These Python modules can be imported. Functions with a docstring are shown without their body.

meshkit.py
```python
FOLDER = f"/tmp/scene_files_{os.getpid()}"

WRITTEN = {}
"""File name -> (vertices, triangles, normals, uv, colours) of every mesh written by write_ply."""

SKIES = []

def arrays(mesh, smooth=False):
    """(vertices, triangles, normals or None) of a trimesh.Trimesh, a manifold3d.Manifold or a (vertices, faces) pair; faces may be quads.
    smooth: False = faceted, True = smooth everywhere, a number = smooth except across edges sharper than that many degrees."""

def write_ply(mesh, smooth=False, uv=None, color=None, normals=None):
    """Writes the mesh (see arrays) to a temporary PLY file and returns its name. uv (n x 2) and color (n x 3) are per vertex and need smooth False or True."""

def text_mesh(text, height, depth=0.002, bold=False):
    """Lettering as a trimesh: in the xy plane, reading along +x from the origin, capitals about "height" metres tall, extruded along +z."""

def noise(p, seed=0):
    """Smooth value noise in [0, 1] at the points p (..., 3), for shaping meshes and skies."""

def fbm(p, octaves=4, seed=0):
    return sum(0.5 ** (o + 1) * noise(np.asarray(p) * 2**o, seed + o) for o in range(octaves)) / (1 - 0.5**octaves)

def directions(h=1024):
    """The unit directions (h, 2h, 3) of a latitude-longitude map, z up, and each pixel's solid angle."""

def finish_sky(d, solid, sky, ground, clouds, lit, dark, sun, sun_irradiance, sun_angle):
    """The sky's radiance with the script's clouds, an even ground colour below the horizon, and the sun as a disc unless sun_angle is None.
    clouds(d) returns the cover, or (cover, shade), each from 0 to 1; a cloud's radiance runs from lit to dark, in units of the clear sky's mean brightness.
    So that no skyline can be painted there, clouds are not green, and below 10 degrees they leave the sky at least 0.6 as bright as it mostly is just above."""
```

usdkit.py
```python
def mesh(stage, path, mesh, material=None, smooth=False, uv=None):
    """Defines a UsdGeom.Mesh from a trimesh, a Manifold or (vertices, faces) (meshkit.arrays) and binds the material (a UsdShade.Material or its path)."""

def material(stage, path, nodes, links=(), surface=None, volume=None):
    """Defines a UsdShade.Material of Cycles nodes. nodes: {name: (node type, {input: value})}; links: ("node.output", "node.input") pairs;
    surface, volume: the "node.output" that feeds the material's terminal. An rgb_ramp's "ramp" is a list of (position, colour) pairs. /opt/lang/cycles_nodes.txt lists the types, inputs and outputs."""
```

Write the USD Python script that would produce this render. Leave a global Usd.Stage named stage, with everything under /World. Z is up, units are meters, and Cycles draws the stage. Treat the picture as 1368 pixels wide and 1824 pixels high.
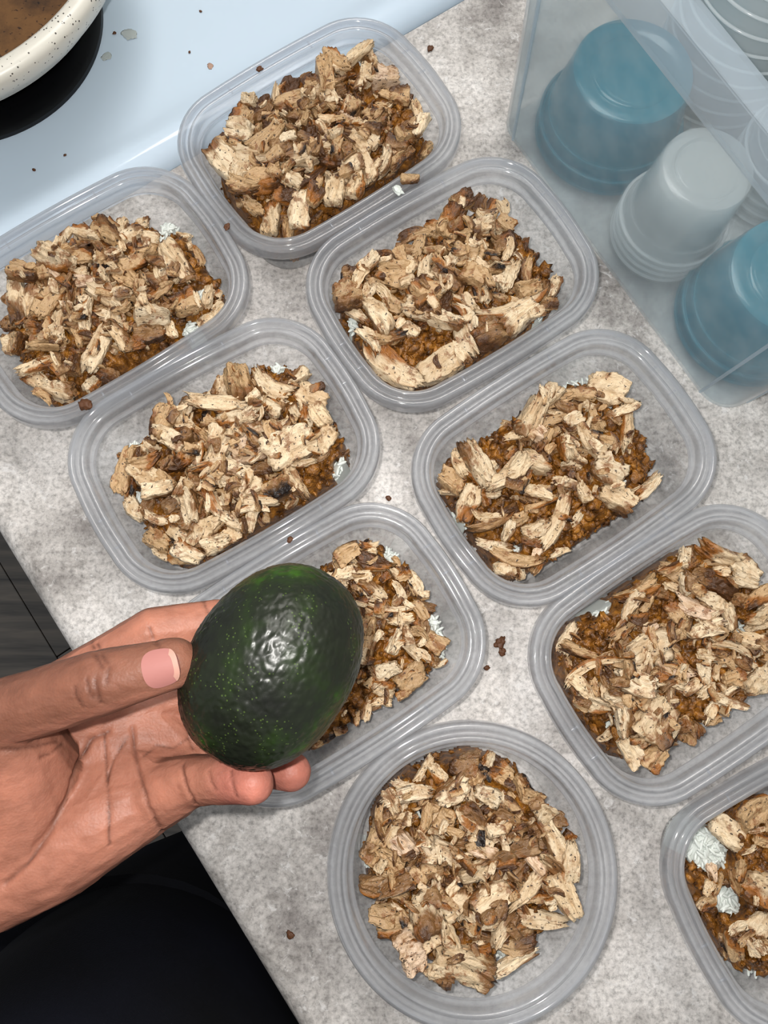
import math, numpy as np, trimesh, manifold3d, usdkit, meshkit
from pxr import Usd, UsdGeom, UsdLux, UsdShade, Gf, Sdf, Vt
from meshkit import noise, fbm
stage = Usd.Stage.CreateInMemory()
UsdGeom.SetStageUpAxis(stage, 'Z'); UsdGeom.SetStageMetersPerUnit(stage, 1.0)
WORLD = UsdGeom.Xform.Define(stage, '/World')
stage.SetDefaultPrim(WORLD.GetPrim())

# ------------------------------------------------------------------ camera, lights, exposure
CAM_Z, F_PX, TX, TY = 0.4675, 1330.0, math.radians(10.678), math.radians(-1.317)
Rx = np.array([[1, 0, 0], [0, math.cos(TX), -math.sin(TX)], [0, math.sin(TX), math.cos(TX)]])
Ry = np.array([[math.cos(TY), 0, math.sin(TY)], [0, 1, 0], [-math.sin(TY), 0, math.cos(TY)]])
CAM_R = Rx @ Ry
cam = UsdGeom.Camera.Define(stage, '/World/camera')
M4 = np.eye(4); M4[:3, :3] = CAM_R.T; M4[3, :3] = (0, 0, CAM_Z)
cam.AddTransformOp().Set(Gf.Matrix4d(*M4.ravel().tolist()))
cam.CreateHorizontalApertureAttr(36.0); cam.CreateVerticalApertureAttr(48.0)
cam.CreateFocalLengthAttr(36.0 * F_PX / 1368)
cam.CreateClippingRangeAttr(Gf.Vec2f(0.01, 50))
cam.CreateExposureAttr(0.0)
FLASH, CEILING, AMBIENT = 9800.0, 12.0, 0.13

flash = UsdLux.SphereLight.Define(stage, '/World/phone_flash')          # the phone's flash, beside its lens
flash.CreateRadiusAttr(0.004); flash.CreateIntensityAttr(FLASH); flash.CreateColorAttr(Gf.Vec3f(1.0, 0.965, 0.93))
flash.AddTranslateOp().Set(Gf.Vec3d(-0.014, 0.012, CAM_Z + 0.004))
ceil = UsdLux.RectLight.Define(stage, '/World/ceiling_lamp')            # the kitchen's ceiling lamp
ceil.CreateWidthAttr(0.7); ceil.CreateHeightAttr(0.7); ceil.CreateIntensityAttr(CEILING); ceil.CreateColorAttr(Gf.Vec3f(1.0, 0.95, 0.9))
ceil.AddTranslateOp().Set(Gf.Vec3d(0.22, 0.80, 1.3))
dome = UsdLux.DomeLight.Define(stage, '/World/room_light')              # light coming back from the walls of the room
dome.CreateIntensityAttr(AMBIENT); dome.CreateColorAttr(Gf.Vec3f(0.93, 0.97, 1.0))

# ------------------------------------------------------------------ helpers
LOOKS = '/World/Looks'
UsdGeom.Scope.Define(stage, LOOKS)
used = {}
def path_for(name, parent=None):
    base = (parent or '/World') + '/' + name
    n = used.get(base, -1) + 1; used[base] = n
    return base if n == 0 else '%s_%03d' % (base, n)
def tag(p, label=None, cat=None, group=None, kind=None):
    p = p.GetPrim() if hasattr(p, 'GetPrim') else p
    for k, v in (('label', label), ('category', cat), ('group', group), ('kind', kind)):
        if v: p.SetCustomDataByKey(k, v)
    return p
def obj(name, mesh, mat, parent=None, smooth=False, tint=None, lc=None):
    m = usdkit.mesh(stage, path_for(name, parent and str(parent)), mesh, mat, smooth=smooth)
    api = UsdGeom.PrimvarsAPI(m)
    if tint is not None:
        api.CreatePrimvar('tint', Sdf.ValueTypeNames.Color3fArray, 'vertex').Set(Vt.Vec3fArray.FromNumpy(np.asarray(tint, np.float32)))
    if lc is not None:
        api.CreatePrimvar('lc', Sdf.ValueTypeNames.Vector3fArray, 'vertex').Set(Vt.Vec3fArray.FromNumpy(np.asarray(lc, np.float32)))
    return m.GetPrim()
def thing(name, label, cat, loc=(0, 0, 0), rz=0, group=None, kind=None):
    x = UsdGeom.Xform.Define(stage, path_for(name)); x.AddTranslateOp().Set(Gf.Vec3d(*map(float, loc))); x.AddRotateZOp().Set(float(rz))
    return tag(x, label, cat, group, kind)
def copy_of(root, label, loc, rz=0, group=None, name=None):
    r = thing(name or root.GetName(), label, root.GetCustomDataByKey('category'), loc, rz, group)
    r.GetReferences().AddInternalReference(root.GetPath()); r.SetInstanceable(True)
    return r
def srgb(*c):
    c = np.array(c, float) / 255
    return tuple(np.where(c < .04045, c / 12.92, ((c + .055) / 1.055) ** 2.4))
def mat(name, nodes, links=(), surface='p.BSDF'):
    return usdkit.material(stage, LOOKS + '/' + name, nodes, links, surface=surface)
def plain(name, col, rough=0.5, **kw):
    return mat(name, {'p': ('principled_bsdf', dict(base_color=col, roughness=rough, **kw))})
def join(ms):
    return trimesh.util.concatenate([trimesh.Trimesh(*m[:2], process=False) if isinstance(m, tuple) else m for m in ms])
E1, E2 = np.array([0.826, 0.564]), np.array([-0.564, 0.826])      # kitchen axes: from the person into the counter, and along it to the stove
E1 /= np.linalg.norm(E1); E2 = np.array([-E1[1], E1[0]])
def K(v):                                                          # kitchen coordinates (a, b, z) to world
    v = np.asarray(v, float); w = v.copy()
    w[..., :2] = v[..., :1] * E1 + v[..., 1:2] * E2
    return w
def kmesh(m):
    v, f = (m.vertices, m.faces) if isinstance(m, trimesh.Trimesh) else m
    return trimesh.Trimesh(K(v), f, process=False)
def kbox(a0, a1, b0, b1, z0, z1, bevel=0.0):
    m = trimesh.creation.box([a1 - a0, b1 - b0, z1 - z0]) if not bevel else rbox(a1 - a0, b1 - b0, z1 - z0, bevel)
    m.apply_translation([(a0 + a1) / 2, (b0 + b1) / 2, (z0 + z1) / 2])
    return kmesh(m)
def rbox(x, y, z, r, seg=8):
    s = manifold3d.Manifold.sphere(r, seg)
    parts = [s.translate([sx * (x / 2 - r), sy * (y / 2 - r), sz * (z / 2 - r)]) for sx in (-1, 1) for sy in (-1, 1) for sz in (-1, 1)]
    h = manifold3d.Manifold.batch_hull(parts).to_mesh()
    return trimesh.Trimesh(h.vert_properties[:, :3], h.tri_verts, process=False)
def loft(rings, close=False, cap0=False, cap1=False):
    """rings: (k, n, 3) closed loops joined in order."""
    rings = np.asarray(rings, float); k, n = rings.shape[:2]
    v = rings.reshape(-1, 3); f = []
    i = np.arange(n); j = (i + 1) % n
    for r in range(k if close else k - 1):
        s = (r + 1) % k
        f += [np.stack([r * n + i, r * n + j, s * n + j], 1), np.stack([r * n + i, s * n + j, s * n + i], 1)]
    v = [v]; c = k * n
    for flag, r, flip in ((cap0, 0, True), (cap1, k - 1, False)):
        if flag:
            v.append(rings[r].mean(0)[None]); t = np.stack([r * n + i, r * n + j, np.full(n, c)], 1)
            f.append(t[:, ::-1] if flip else t); c += 1
    return trimesh.Trimesh(np.vstack(v), np.vstack(f), process=False)
def round_rect(hx, hy, r, nc=12, ns=7, bulge=0.0):
    pts = []
    for cx, cy, a0 in ((hx - r, hy - r, 0), (-(hx - r), hy - r, 90), (-(hx - r), -(hy - r), 180), (hx - r, -(hy - r), 270)):
        for t in np.linspace(0, 90, nc):
            a = math.radians(a0 + t); pts.append((cx + r * math.cos(a), cy + r * math.sin(a)))
        p0 = np.array(pts[-1]); a = math.radians(a0 + 90); d = np.array([math.cos(a + math.pi / 2), math.sin(a + math.pi / 2)])
        span = 2 * ((hx - r) if a0 in (0, 180) else (hy - r))
        for t in np.linspace(0, 1, ns + 2)[1:-1]:
            pts.append(tuple(p0 + d * span * t + np.array([math.cos(a), math.sin(a)]) * bulge * 4 * t * (1 - t)))
    return np.array(pts)

# ------------------------------------------------------------------ materials
def clear_plastic(name, haze, rough, tint, fres=1.45, gloss=1.0, haze_col=(.8, .84, .88), noise_haze=0.0, blur=0.0, solid=0.0):
    """A thin plastic skin: what is behind shows through it, a share is scattered by the milky plastic, and the surface mirrors."""
    n = {'t': ('transparent_bsdf', dict(color=tint)), 'd': ('diffuse_bsdf', dict(color=haze_col)), 'tr': ('translucent_bsdf', dict(color=haze_col)),
         'dt': ('mix_closure', dict(fac=.45)), 'm': ('mix_closure', dict(fac=haze)), 'g': ('glossy_bsdf', dict(color=(gloss,) * 3, roughness=rough)),
         'fr': ('fresnel', dict(IOR=fres)), 'ge': ('geometry', {}), 'nb': ('math', dict(math_type='subtract', value1=1.0)), 'fb': ('math', dict(math_type='multiply')), 'o': ('mix_closure', {})}
    l = [('d.BSDF', 'dt.closure1'), ('tr.BSDF', 'dt.closure2'), ('dt.closure', 'm.closure2'), ('fr.fac', 'fb.value1'), ('ge.backfacing', 'nb.value2'), ('nb.value', 'fb.value2'), ('fb.value', 'o.fac'), ('m.closure', 'o.closure1'), ('g.BSDF', 'o.closure2')]
    if solid:
        n |= {'gl': ('refraction_bsdf', dict(color=(.97, .98, 1.0), roughness=.02, IOR=1.45)), 'tb': ('mix_closure', dict(fac=solid))}
        l += [('t.BSDF', 'tb.closure1'), ('gl.BSDF', 'tb.closure2'), ('tb.closure', 'm.closure1')]
    elif blur:
        n |= {'rf': ('refraction_bsdf', dict(color=tint, roughness=blur, IOR=1.02)), 'tb': ('mix_closure', dict(fac=.25))}
        l += [('t.BSDF', 'tb.closure1'), ('rf.BSDF', 'tb.closure2'), ('tb.closure', 'm.closure1')]
    else:
        l += [('t.BSDF', 'm.closure1')]
    if noise_haze:
        n |= {'tc': ('texture_coordinate', {}), 'nz': ('noise_texture', dict(scale=60.0, detail=3.0)), 'mr': ('map_range', dict(from_min=.35, from_max=.7, to_min=haze - noise_haze, to_max=haze + noise_haze, clamp=True))}
        l += [('tc.object', 'nz.vector'), ('nz.fac', 'mr.value'), ('mr.result', 'm.fac')]
    return mat(name, n, l, surface='o.closure')
PLASTIC = clear_plastic('clear_container_plastic', .045, .09, (.975, .98, .985), haze_col=(.75, .77, .79), noise_haze=.02)
RIM = clear_plastic('milky_rim_plastic', .15, .08, (.95, .965, .985), haze_col=(.93, .95, .98), solid=.30)
BIN = clear_plastic('frosted_bin_plastic', .135, .28, (.95, .975, .985), haze_col=(.74, .82, .86), noise_haze=.03, blur=.12)
BINRIM = clear_plastic('frosted_bin_rim_plastic', .38, .25, (.9, .95, .97), haze_col=(.62, .70, .77), noise_haze=.03)
CUP = clear_plastic('clear_cup_plastic', .38, .12, (.96, .98, .98), haze_col=(.88, .93, .95))
CUPBLUE = clear_plastic('blue_cup_plastic', .78, .14, (.10, .60, .74), haze_col=(.004, .37, .50))

CUPRIM = clear_plastic('white_cup_rim_plastic', .75, .12, (.95, .97, .97), haze_col=(.93, .96, .97))
COUNTER = mat('speckled_grey_laminate', {
    'g': ('geometry', {}),
    'n1': ('noise_texture', dict(scale=14.0, detail=5.0, roughness=.6)), 'n2': ('noise_texture', dict(scale=330.0, detail=3.0, roughness=.7)),
    'n3': ('noise_texture', dict(scale=120.0, detail=6.0, roughness=.75, distortion=.6)), 'n4': ('noise_texture', dict(scale=45.0, detail=4.0, roughness=.65, distortion=1.5)),
    'r1': ('rgb_ramp', {'ramp': [(.30, srgb(136, 131, 128)), (.44, srgb(180, 176, 172)), (.56, srgb(206, 202, 198)), (.72, srgb(224, 221, 218))]}),
    'r2': ('rgb_ramp', {'ramp': [(.30, (.38, .38, .38)), (.5, (.94, .94, .94)), (.7, (1.28, 1.28, 1.28))]}),
    'r3': ('rgb_ramp', {'ramp': [(.40, (0, 0, 0)), (.57, (0, 0, 0)), (.66, (1, 1, 1))]}),
    'r4': ('rgb_ramp', {'ramp': [(.30, (.70, .69, .68)), (.50, (1, 1, 1)), (.68, (1.1, 1.1, 1.1))]}),
    'm1': ('mix', dict(mix_type='multiply', fac=.75)), 'm3': ('mix', dict(mix_type='multiply', fac=.9)),
    'm2': ('mix', dict(mix_type='mix', color2=srgb(226, 225, 224))), 'sc': ('math', dict(math_type='multiply', value2=.62)),
    'b': ('bump', dict(strength=.12, distance=.0006)), 'p': ('principled_bsdf', dict(roughness=.42, specular_ior_level=.35))},
    [('g.position', 'n1.vector'), ('g.position', 'n2.vector'), ('g.position', 'n3.vector'), ('g.position', 'n4.vector'), ('n1.fac', 'r1.fac'), ('n2.fac', 'r2.fac'), ('n3.fac', 'r3.fac'), ('n4.fac', 'r4.fac'),
     ('r1.color', 'm1.color1'), ('r2.color', 'm1.color2'), ('m1.color', 'm3.color1'), ('r4.color', 'm3.color2'), ('m3.color', 'm2.color1'), ('r3.color', 'sc.value1'), ('sc.value', 'm2.fac'),
     ('m2.color', 'p.base_color'), ('n2.fac', 'b.height'), ('b.normal', 'p.normal')])
ENAMEL = plain('white_stove_enamel', srgb(200, 217, 232), .13, specular_ior_level=.5)
BLACKENAMEL = plain('black_drip_bowl_enamel', srgb(9, 9, 12), .16)
IRON = plain('burner_iron', srgb(22, 21, 21), .45)
STONEWARE = mat('speckled_white_stoneware', {
    'tc': ('texture_coordinate', {}), 'v': ('voronoi_texture', dict(scale=380.0)), 'n': ('noise_texture', dict(scale=110.0, detail=3.0)),
    'lt': ('math', dict(math_type='less_than', value2=.20)), 'gt': ('math', dict(math_type='greater_than', value2=.50)), 'mu': ('math', dict(math_type='multiply')),
    'm': ('mix', dict(color1=srgb(214, 211, 200), color2=srgb(84, 80, 74))), 'p': ('principled_bsdf', dict(roughness=.34))},
    [('tc.object', 'v.vector'), ('tc.object', 'n.vector'), ('v.distance', 'lt.value1'), ('n.fac', 'gt.value1'), ('lt.value', 'mu.value1'), ('gt.value', 'mu.value2'), ('mu.value', 'm.fac'), ('m.color', 'p.base_color')])
BROTH = mat('brown_broth', {
    'g': ('geometry', {}), 'n': ('noise_texture', dict(scale=26.0, detail=6.0, roughness=.65)), 'v': ('noise_texture', dict(scale=320.0, detail=2.0)),
    'r': ('rgb_ramp', {'ramp': [(.35, srgb(34, 22, 12)), (.5, srgb(78, 52, 26)), (.65, srgb(104, 72, 38))]}), 'r2': ('rgb_ramp', {'ramp': [(.62, (1, 1, 1)), (.70, (.25, .2, .15))]}),
    'm': ('mix', dict(mix_type='multiply', fac=1.0)), 'b': ('bump', dict(strength=.25, distance=.001)), 'p': ('principled_bsdf', dict(roughness=.12))},
    [('g.position', 'n.vector'), ('g.position', 'v.vector'), ('n.fac', 'r.fac'), ('v.fac', 'r2.fac'), ('r.color', 'm.color1'), ('r2.color', 'm.color2'), ('m.color', 'p.base_color'), ('n.fac', 'b.height'), ('b.normal', 'p.normal')])
CHICKEN = mat('grilled_chicken', {
    'a': ('attribute', dict(attribute='tint')), 'l': ('attribute', dict(attribute='lc')),
    'pn': ('noise_texture', dict(scale=460.0, detail=2.0, roughness=.6)), 'n': ('noise_texture', dict(scale=420.0, detail=3.0, roughness=.65)), 'mp': ('mapping', dict(scale=(.34, 1., 1.))), 'fn': ('noise_texture', dict(scale=620.0, detail=4.0, roughness=.65)),
    'sn': ('noise_texture', dict(scale=120.0, detail=6.0, roughness=.68, distortion=.4)), 'ss': ('map_range', dict(range_type='smoothstep', from_min=.53, from_max=.63, to_min=0.0, to_max=.78, clamp=True)), 'ps': ('map_range', dict(range_type='smoothstep', from_min=.635, from_max=.675, to_min=0.0, to_max=.88, clamp=True)),
    'r': ('rgb_ramp', {'ramp': [(.26, (.62, .54, .45)), (.42, (.93, .91, .87)), (.6, (1.02, 1.02, 1.02)), (.74, (1.10, 1.10, 1.10))]}), 'm1': ('mix', dict(mix_type='multiply', fac=.9)), 'm0': ('mix', dict(color2=srgb(130, 78, 30))), 'm2': ('mix', dict(color2=srgb(44, 26, 13))),
    'ad': ('math', dict(math_type='add')), 'b': ('bump', dict(strength=.9, distance=.0010)), 'p': ('principled_bsdf', dict(roughness=.36, specular_ior_level=.55))},
    [('l.vector', 'pn.vector'), ('l.vector', 'n.vector'), ('l.vector', 'sn.vector'), ('l.vector', 'mp.vector'), ('mp.vector', 'fn.vector'), ('sn.fac', 'ss.value'), ('pn.fac', 'ps.value'),
     ('fn.fac', 'r.fac'), ('a.color', 'm0.color1'), ('ss.result', 'm0.fac'), ('m0.color', 'm1.color1'), ('r.color', 'm1.color2'), ('m1.color', 'm2.color1'), ('ps.result', 'm2.fac'), ('m2.color', 'p.base_color'), ('fn.fac', 'ad.value1'), ('n.fac', 'ad.value2'), ('ad.value', 'b.height'), ('b.normal', 'p.normal')])
MEAT = mat('spiced_ground_meat', {
    'g': ('geometry', {}), 'n': ('noise_texture', dict(scale=150.0, detail=5.0, roughness=.65)), 'n2': ('noise_texture', dict(scale=700.0, detail=3.0)),
    'r': ('rgb_ramp', {'ramp': [(.32, srgb(50, 29, 12)), (.44, srgb(98, 60, 21)), (.56, srgb(140, 90, 31)), (.70, srgb(180, 122, 46))]}),
    'b': ('bump', dict(strength=.8, distance=.0012)), 'p': ('principled_bsdf', dict(roughness=.30))},
    [('g.position', 'n.vector'), ('g.position', 'n2.vector'), ('n.fac', 'r.fac'), ('r.color', 'p.base_color'), ('n2.fac', 'b.height'), ('b.normal', 'p.normal')])
RICE = plain('steamed_white_rice', srgb(214, 220, 214), .35, subsurface_weight=.0)
CRUMB = plain('dark_brown_crumb', srgb(88, 52, 26), .6)
CRUMBPALE = plain('pale_dried_spill', srgb(178, 186, 184), .5)
FLAKE = plain('tan_food_flake', srgb(172, 140, 122), .5)
WOOD = mat('dark_floor_wood', {
    'oi': ('object_info', {}), 'g': ('geometry', {}), 'mp': ('mapping', dict(rotation=(0, 0, -math.atan2(E2[1], E2[0])), scale=(3., 40., 1.))), 'n': ('noise_texture', dict(scale=1.0, detail=6.0, roughness=.6, distortion=.5)),
    'r': ('rgb_ramp', {'ramp': [(.3, srgb(60, 57, 55)), (.5, srgb(92, 86, 80)), (.7, srgb(118, 108, 98))]}), 'mr': ('map_range', dict(to_min=.8, to_max=1.2)), 'm': ('mix', dict(mix_type='multiply', fac=1.0)), 'p': ('principled_bsdf', dict(roughness=.45))},
    [('g.position', 'mp.vector'), ('mp.vector', 'n.vector'), ('n.fac', 'r.fac'), ('oi.random', 'mr.value'), ('r.color', 'm.color1'), ('mr.result', 'm.color2'), ('m.color', 'p.base_color')])
CABINET = plain('cabinet_paint', srgb(90, 90, 92), .5)
WALLPAINT = plain('wall_paint', srgb(205, 203, 198), .7)
CLOTH = mat('black_navy_cloth', {
    'g': ('geometry', {}), 'n': ('noise_texture', dict(scale=9.0, detail=4.0)), 'n2': ('noise_texture', dict(scale=900.0, detail=2.0)), 'r': ('rgb_ramp', {'ramp': [(.35, srgb(4, 5, 9)), (.65, srgb(11, 13, 23))]}),
    'b': ('bump', dict(strength=.3, distance=.001)), 'p': ('principled_bsdf', dict(roughness=.85, specular_ior_level=.15))},
    [('g.position', 'n.vector'), ('g.position', 'n2.vector'), ('n.fac', 'r.fac'), ('r.color', 'p.base_color'), ('n2.fac', 'b.height'), ('b.normal', 'p.normal')])
SKIN = mat('brown_skin', {
    'a': ('attribute', dict(attribute='tint')), 'g': ('geometry', {}), 'n': ('noise_texture', dict(scale=130.0, detail=4.0, roughness=.6)), 'v': ('voronoi_texture', dict(scale=900.0)), 'n2': ('noise_texture', dict(scale=260.0, detail=4.0, distortion=1.0)),
    'r': ('rgb_ramp', {'ramp': [(.3, (.84, .82, .80)), (.5, (1, 1, 1)), (.7, (1.1, 1.08, 1.06))]}), 'm': ('mix', dict(mix_type='multiply', fac=1.0)), 'ad': ('math', dict(math_type='multiply_add', value2=.35)),
    'b': ('bump', dict(strength=.35, distance=.0007)), 'p': ('principled_bsdf', dict(roughness=.50, specular_ior_level=.3, subsurface_weight=.15, subsurface_scale=.003, subsurface_radius=(1.0, .35, .2)))},
    [('g.position', 'n.vector'), ('g.position', 'v.vector'), ('g.position', 'n2.vector'), ('n.fac', 'r.fac'), ('a.color', 'm.color1'), ('r.color', 'm.color2'), ('m.color', 'p.base_color'), ('v.distance', 'ad.value1'), ('n2.fac', 'ad.value3'), ('ad.value', 'b.height'), ('b.normal', 'p.normal')])
NAILEDGE = plain('pale_nail_edge', srgb(168, 126, 112), .45)
NAIL = plain('fingernail', srgb(150, 100, 94), .36)
AVOCADO = mat('avocado_skin', {
    'tc': ('texture_coordinate', {}), 'n': ('noise_texture', dict(scale=34.0, detail=4.0, roughness=.6)), 'v': ('voronoi_texture', dict(scale=640.0)), 'v2': ('voronoi_texture', dict(scale=330.0, feature='smooth_f1', smoothness=.5)), 'pn': ('noise_texture', dict(scale=60.0, detail=2.0)),
    'r': ('rgb_ramp', {'ramp': [(.34, srgb(19, 20, 17)), (.50, srgb(25, 30, 20)), (.60, srgb(28, 40, 17)), (.69, srgb(42, 72, 14))]}), 'lt': ('math', dict(math_type='less_than', value2=.22)), 'gt': ('math', dict(math_type='greater_than', value2=.50)), 'mu': ('math', dict(math_type='multiply')), 'sc': ('math', dict(math_type='multiply', value2=.55)),
    'm': ('mix', dict(color2=srgb(66, 84, 38))), 'b': ('bump', dict(strength=.42, distance=.0008, invert=True)), 'p': ('principled_bsdf', dict(roughness=.34, specular_ior_level=.28))},
    [('tc.object', 'n.vector'), ('tc.object', 'v.vector'), ('tc.object', 'v2.vector'), ('tc.object', 'pn.vector'), ('n.fac', 'r.fac'), ('v.distance', 'lt.value1'), ('pn.fac', 'gt.value1'), ('lt.value', 'mu.value1'), ('gt.value', 'mu.value2'), ('mu.value', 'sc.value1'), ('r.color', 'm.color1'), ('sc.value', 'm.fac'), ('m.color', 'p.base_color'), ('v2.distance', 'b.height'), ('b.normal', 'p.normal')])

# ------------------------------------------------------------------ the setting
COUNTER_FRONT, STOVE_B = -0.1504, 0.350
def prism_along_b(profile, b0, b1, nseg=1, extra=None):
    rings = []
    for b in np.linspace(b0, b1, nseg + 1):
        rings.append([(a, b, z) for a, z in profile])
    return kmesh(loft(rings, cap0=True, cap1=True))
R = 0.012
edge = [(COUNTER_FRONT + R - R * math.sin(t), -R + R * math.cos(t)) for t in np.linspace(0, math.pi / 2, 9)]
prof = [(0.64, 0.0)] + edge + [(COUNTER_FRONT, -0.036), (COUNTER_FRONT + .004, -0.04), (0.64, -0.04)]
tag(obj('countertop', prism_along_b(prof, -1.0, STOVE_B - .002), COUNTER, smooth=40), 'grey concrete-look laminate countertop with a rounded front edge', 'countertop', kind='structure')
tag(obj('cabinet', kbox(COUNTER_FRONT + .03, 0.638, -1.0, STOVE_B - .004, -0.90, -0.04), CABINET), 'grey base cabinet under the countertop', 'cabinet', kind='structure')
tag(obj('wall_back', kbox(0.64, 0.72, -1.2, 1.4, -0.905, 1.5), WALLPAINT), 'plain pale wall behind the counter', 'wall', kind='structure')
FLOOR_Z = -0.905
fl = thing('floor', 'dark grey-brown wood plank floor below the counter edge', 'floor', kind='structure')
rng = np.random.default_rng(3)
for i in range(10):
    b = -1.3 - rng.uniform(0, .6)
    while b < 1.2:
        L = rng.uniform(.8, 1.2)
        obj('plank', kbox(-1.78 + i * .165, -1.78 + i * .165 + .1635, b, b + L - .002, FLOOR_Z - .02, FLOOR_Z + rng.uniform(-.0006, .0006), bevel=.0015), WOOD, fl.GetPath())
        b += L
tag(obj('subfloor', kbox(-1.8, 0.6, -2.2, 2.4, FLOOR_Z - .06, FLOOR_Z - .0205), IRON), 'dark subfloor under the planks', 'floor', kind='structure')

# ------------------------------------------------------------------ stove
st = thing('stove', 'white enamel electric stove beside the counter, spotted with spills', 'stove', K([-.16, STOVE_B, FLOOR_Z]))
ST0 = K(np.array([-.16, STOVE_B, FLOOR_Z]))
def stobj(name, m, mt, **kw):
    m = trimesh.Trimesh(m.vertices - ST0, m.faces, process=False)
    return obj(name, m, mt, st.GetPath(), **kw)
lip = [(.000, -.032), (.000, -.002), (.0012, .003), (.004, .0072), (.008, .0102), (.012, .0118), (.016, .0123), (.020, .0118), (.025, .0102), (.031, .0080), (.038, .0062), (.048, .0052), (.06, .005)]
# heightfield of the cooktop: the lip runs round its edge, a round recess under the burner
POT = np.array([-0.2840, 0.4380]); pa, pb = POT @ E1, POT @ E2
A0, A1, B0, B1 = -.17, .515, STOVE_B, STOVE_B + .60
ds = np.array([d for d, z in lip]); zs = np.array([z for d, z in lip])
ga = np.unique(np.r_[A0 + ds[1:], np.linspace(A0 + .06, A1 - .06, 40), A1 - ds[1:]]); gb = np.unique(np.r_[B0 + ds[1:], np.linspace(B0 + .06, B1 - .06, 40), B1 - ds[1:]])
AA, BB = np.meshgrid(ga, gb, indexing='ij')
dd = np.minimum(np.minimum(AA - A0, A1 - AA), np.minimum(BB - B0, B1 - BB))
ZZ = np.interp(dd, ds[1:], zs[1:])
na, nb = AA.shape; idx = np.arange(na * nb).reshape(na, nb)
tris = np.vstack([np.stack([idx[:-1, :-1], idx[1:, :-1], idx[1:, 1:]], -1).reshape(-1, 3), np.stack([idx[:-1, :-1], idx[1:, 1:], idx[:-1, 1:]], -1).reshape(-1, 3)])
top = trimesh.Trimesh(K(np.stack([AA, BB, ZZ], -1).reshape(-1, 3)), tris, process=False)
border = np.r_[idx[:, 0], idx[-1, 1:], idx[-2::-1, -1], idx[0, -2:0:-1]]
bp = np.stack([AA, BB, ZZ], -1).reshape(-1, 3)[border]
sk = loft([K(bp), K(np.c_[bp[:, :2], np.full(len(bp), -.032)])])
stobj('cooktop', join([top, sk]), ENAMEL, smooth=50)
stobj('oven_body', kbox(A0 + .004, A1 - .004, B0 + .004, B1 - .004, FLOOR_Z, -.03), ENAMEL)
def disc_profile(prof, n=96, c=(0, 0)):
    t = np.linspace(0, 2 * np.pi, n, endpoint=False)
    return [np.c_[c[0] + r * np.cos(t), c[1] + r * np.sin(t), np.full(n, z)] for r, z in prof]
stobj('drip_bowl', loft(disc_profile([(.0965, .0052), (.096, .0078), (.094, .0084), (.091, .0078), (.083, .0068), (.06, .0062), (.005, .006)], c=POT), cap1=True), BLACKENAMEL, smooth=50)
coil = []
for r in (.020, .033, .046, .059):
    t = np.linspace(0, 2 * np.pi, 64, endpoint=False); ph = np.linspace(0, 2 * np.pi, 8, endpoint=False)
    coil.append(loft([np.c_[POT[0] + (r + .004 * np.cos(p)) * np.cos(t), POT[1] + (r + .004 * np.cos(p)) * np.sin(t), np.full(64, .0115 + .0035 * np.sin(p))] for p in ph], close=True))
stobj('burner_coil', join(coil), IRON, smooth=True)

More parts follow.
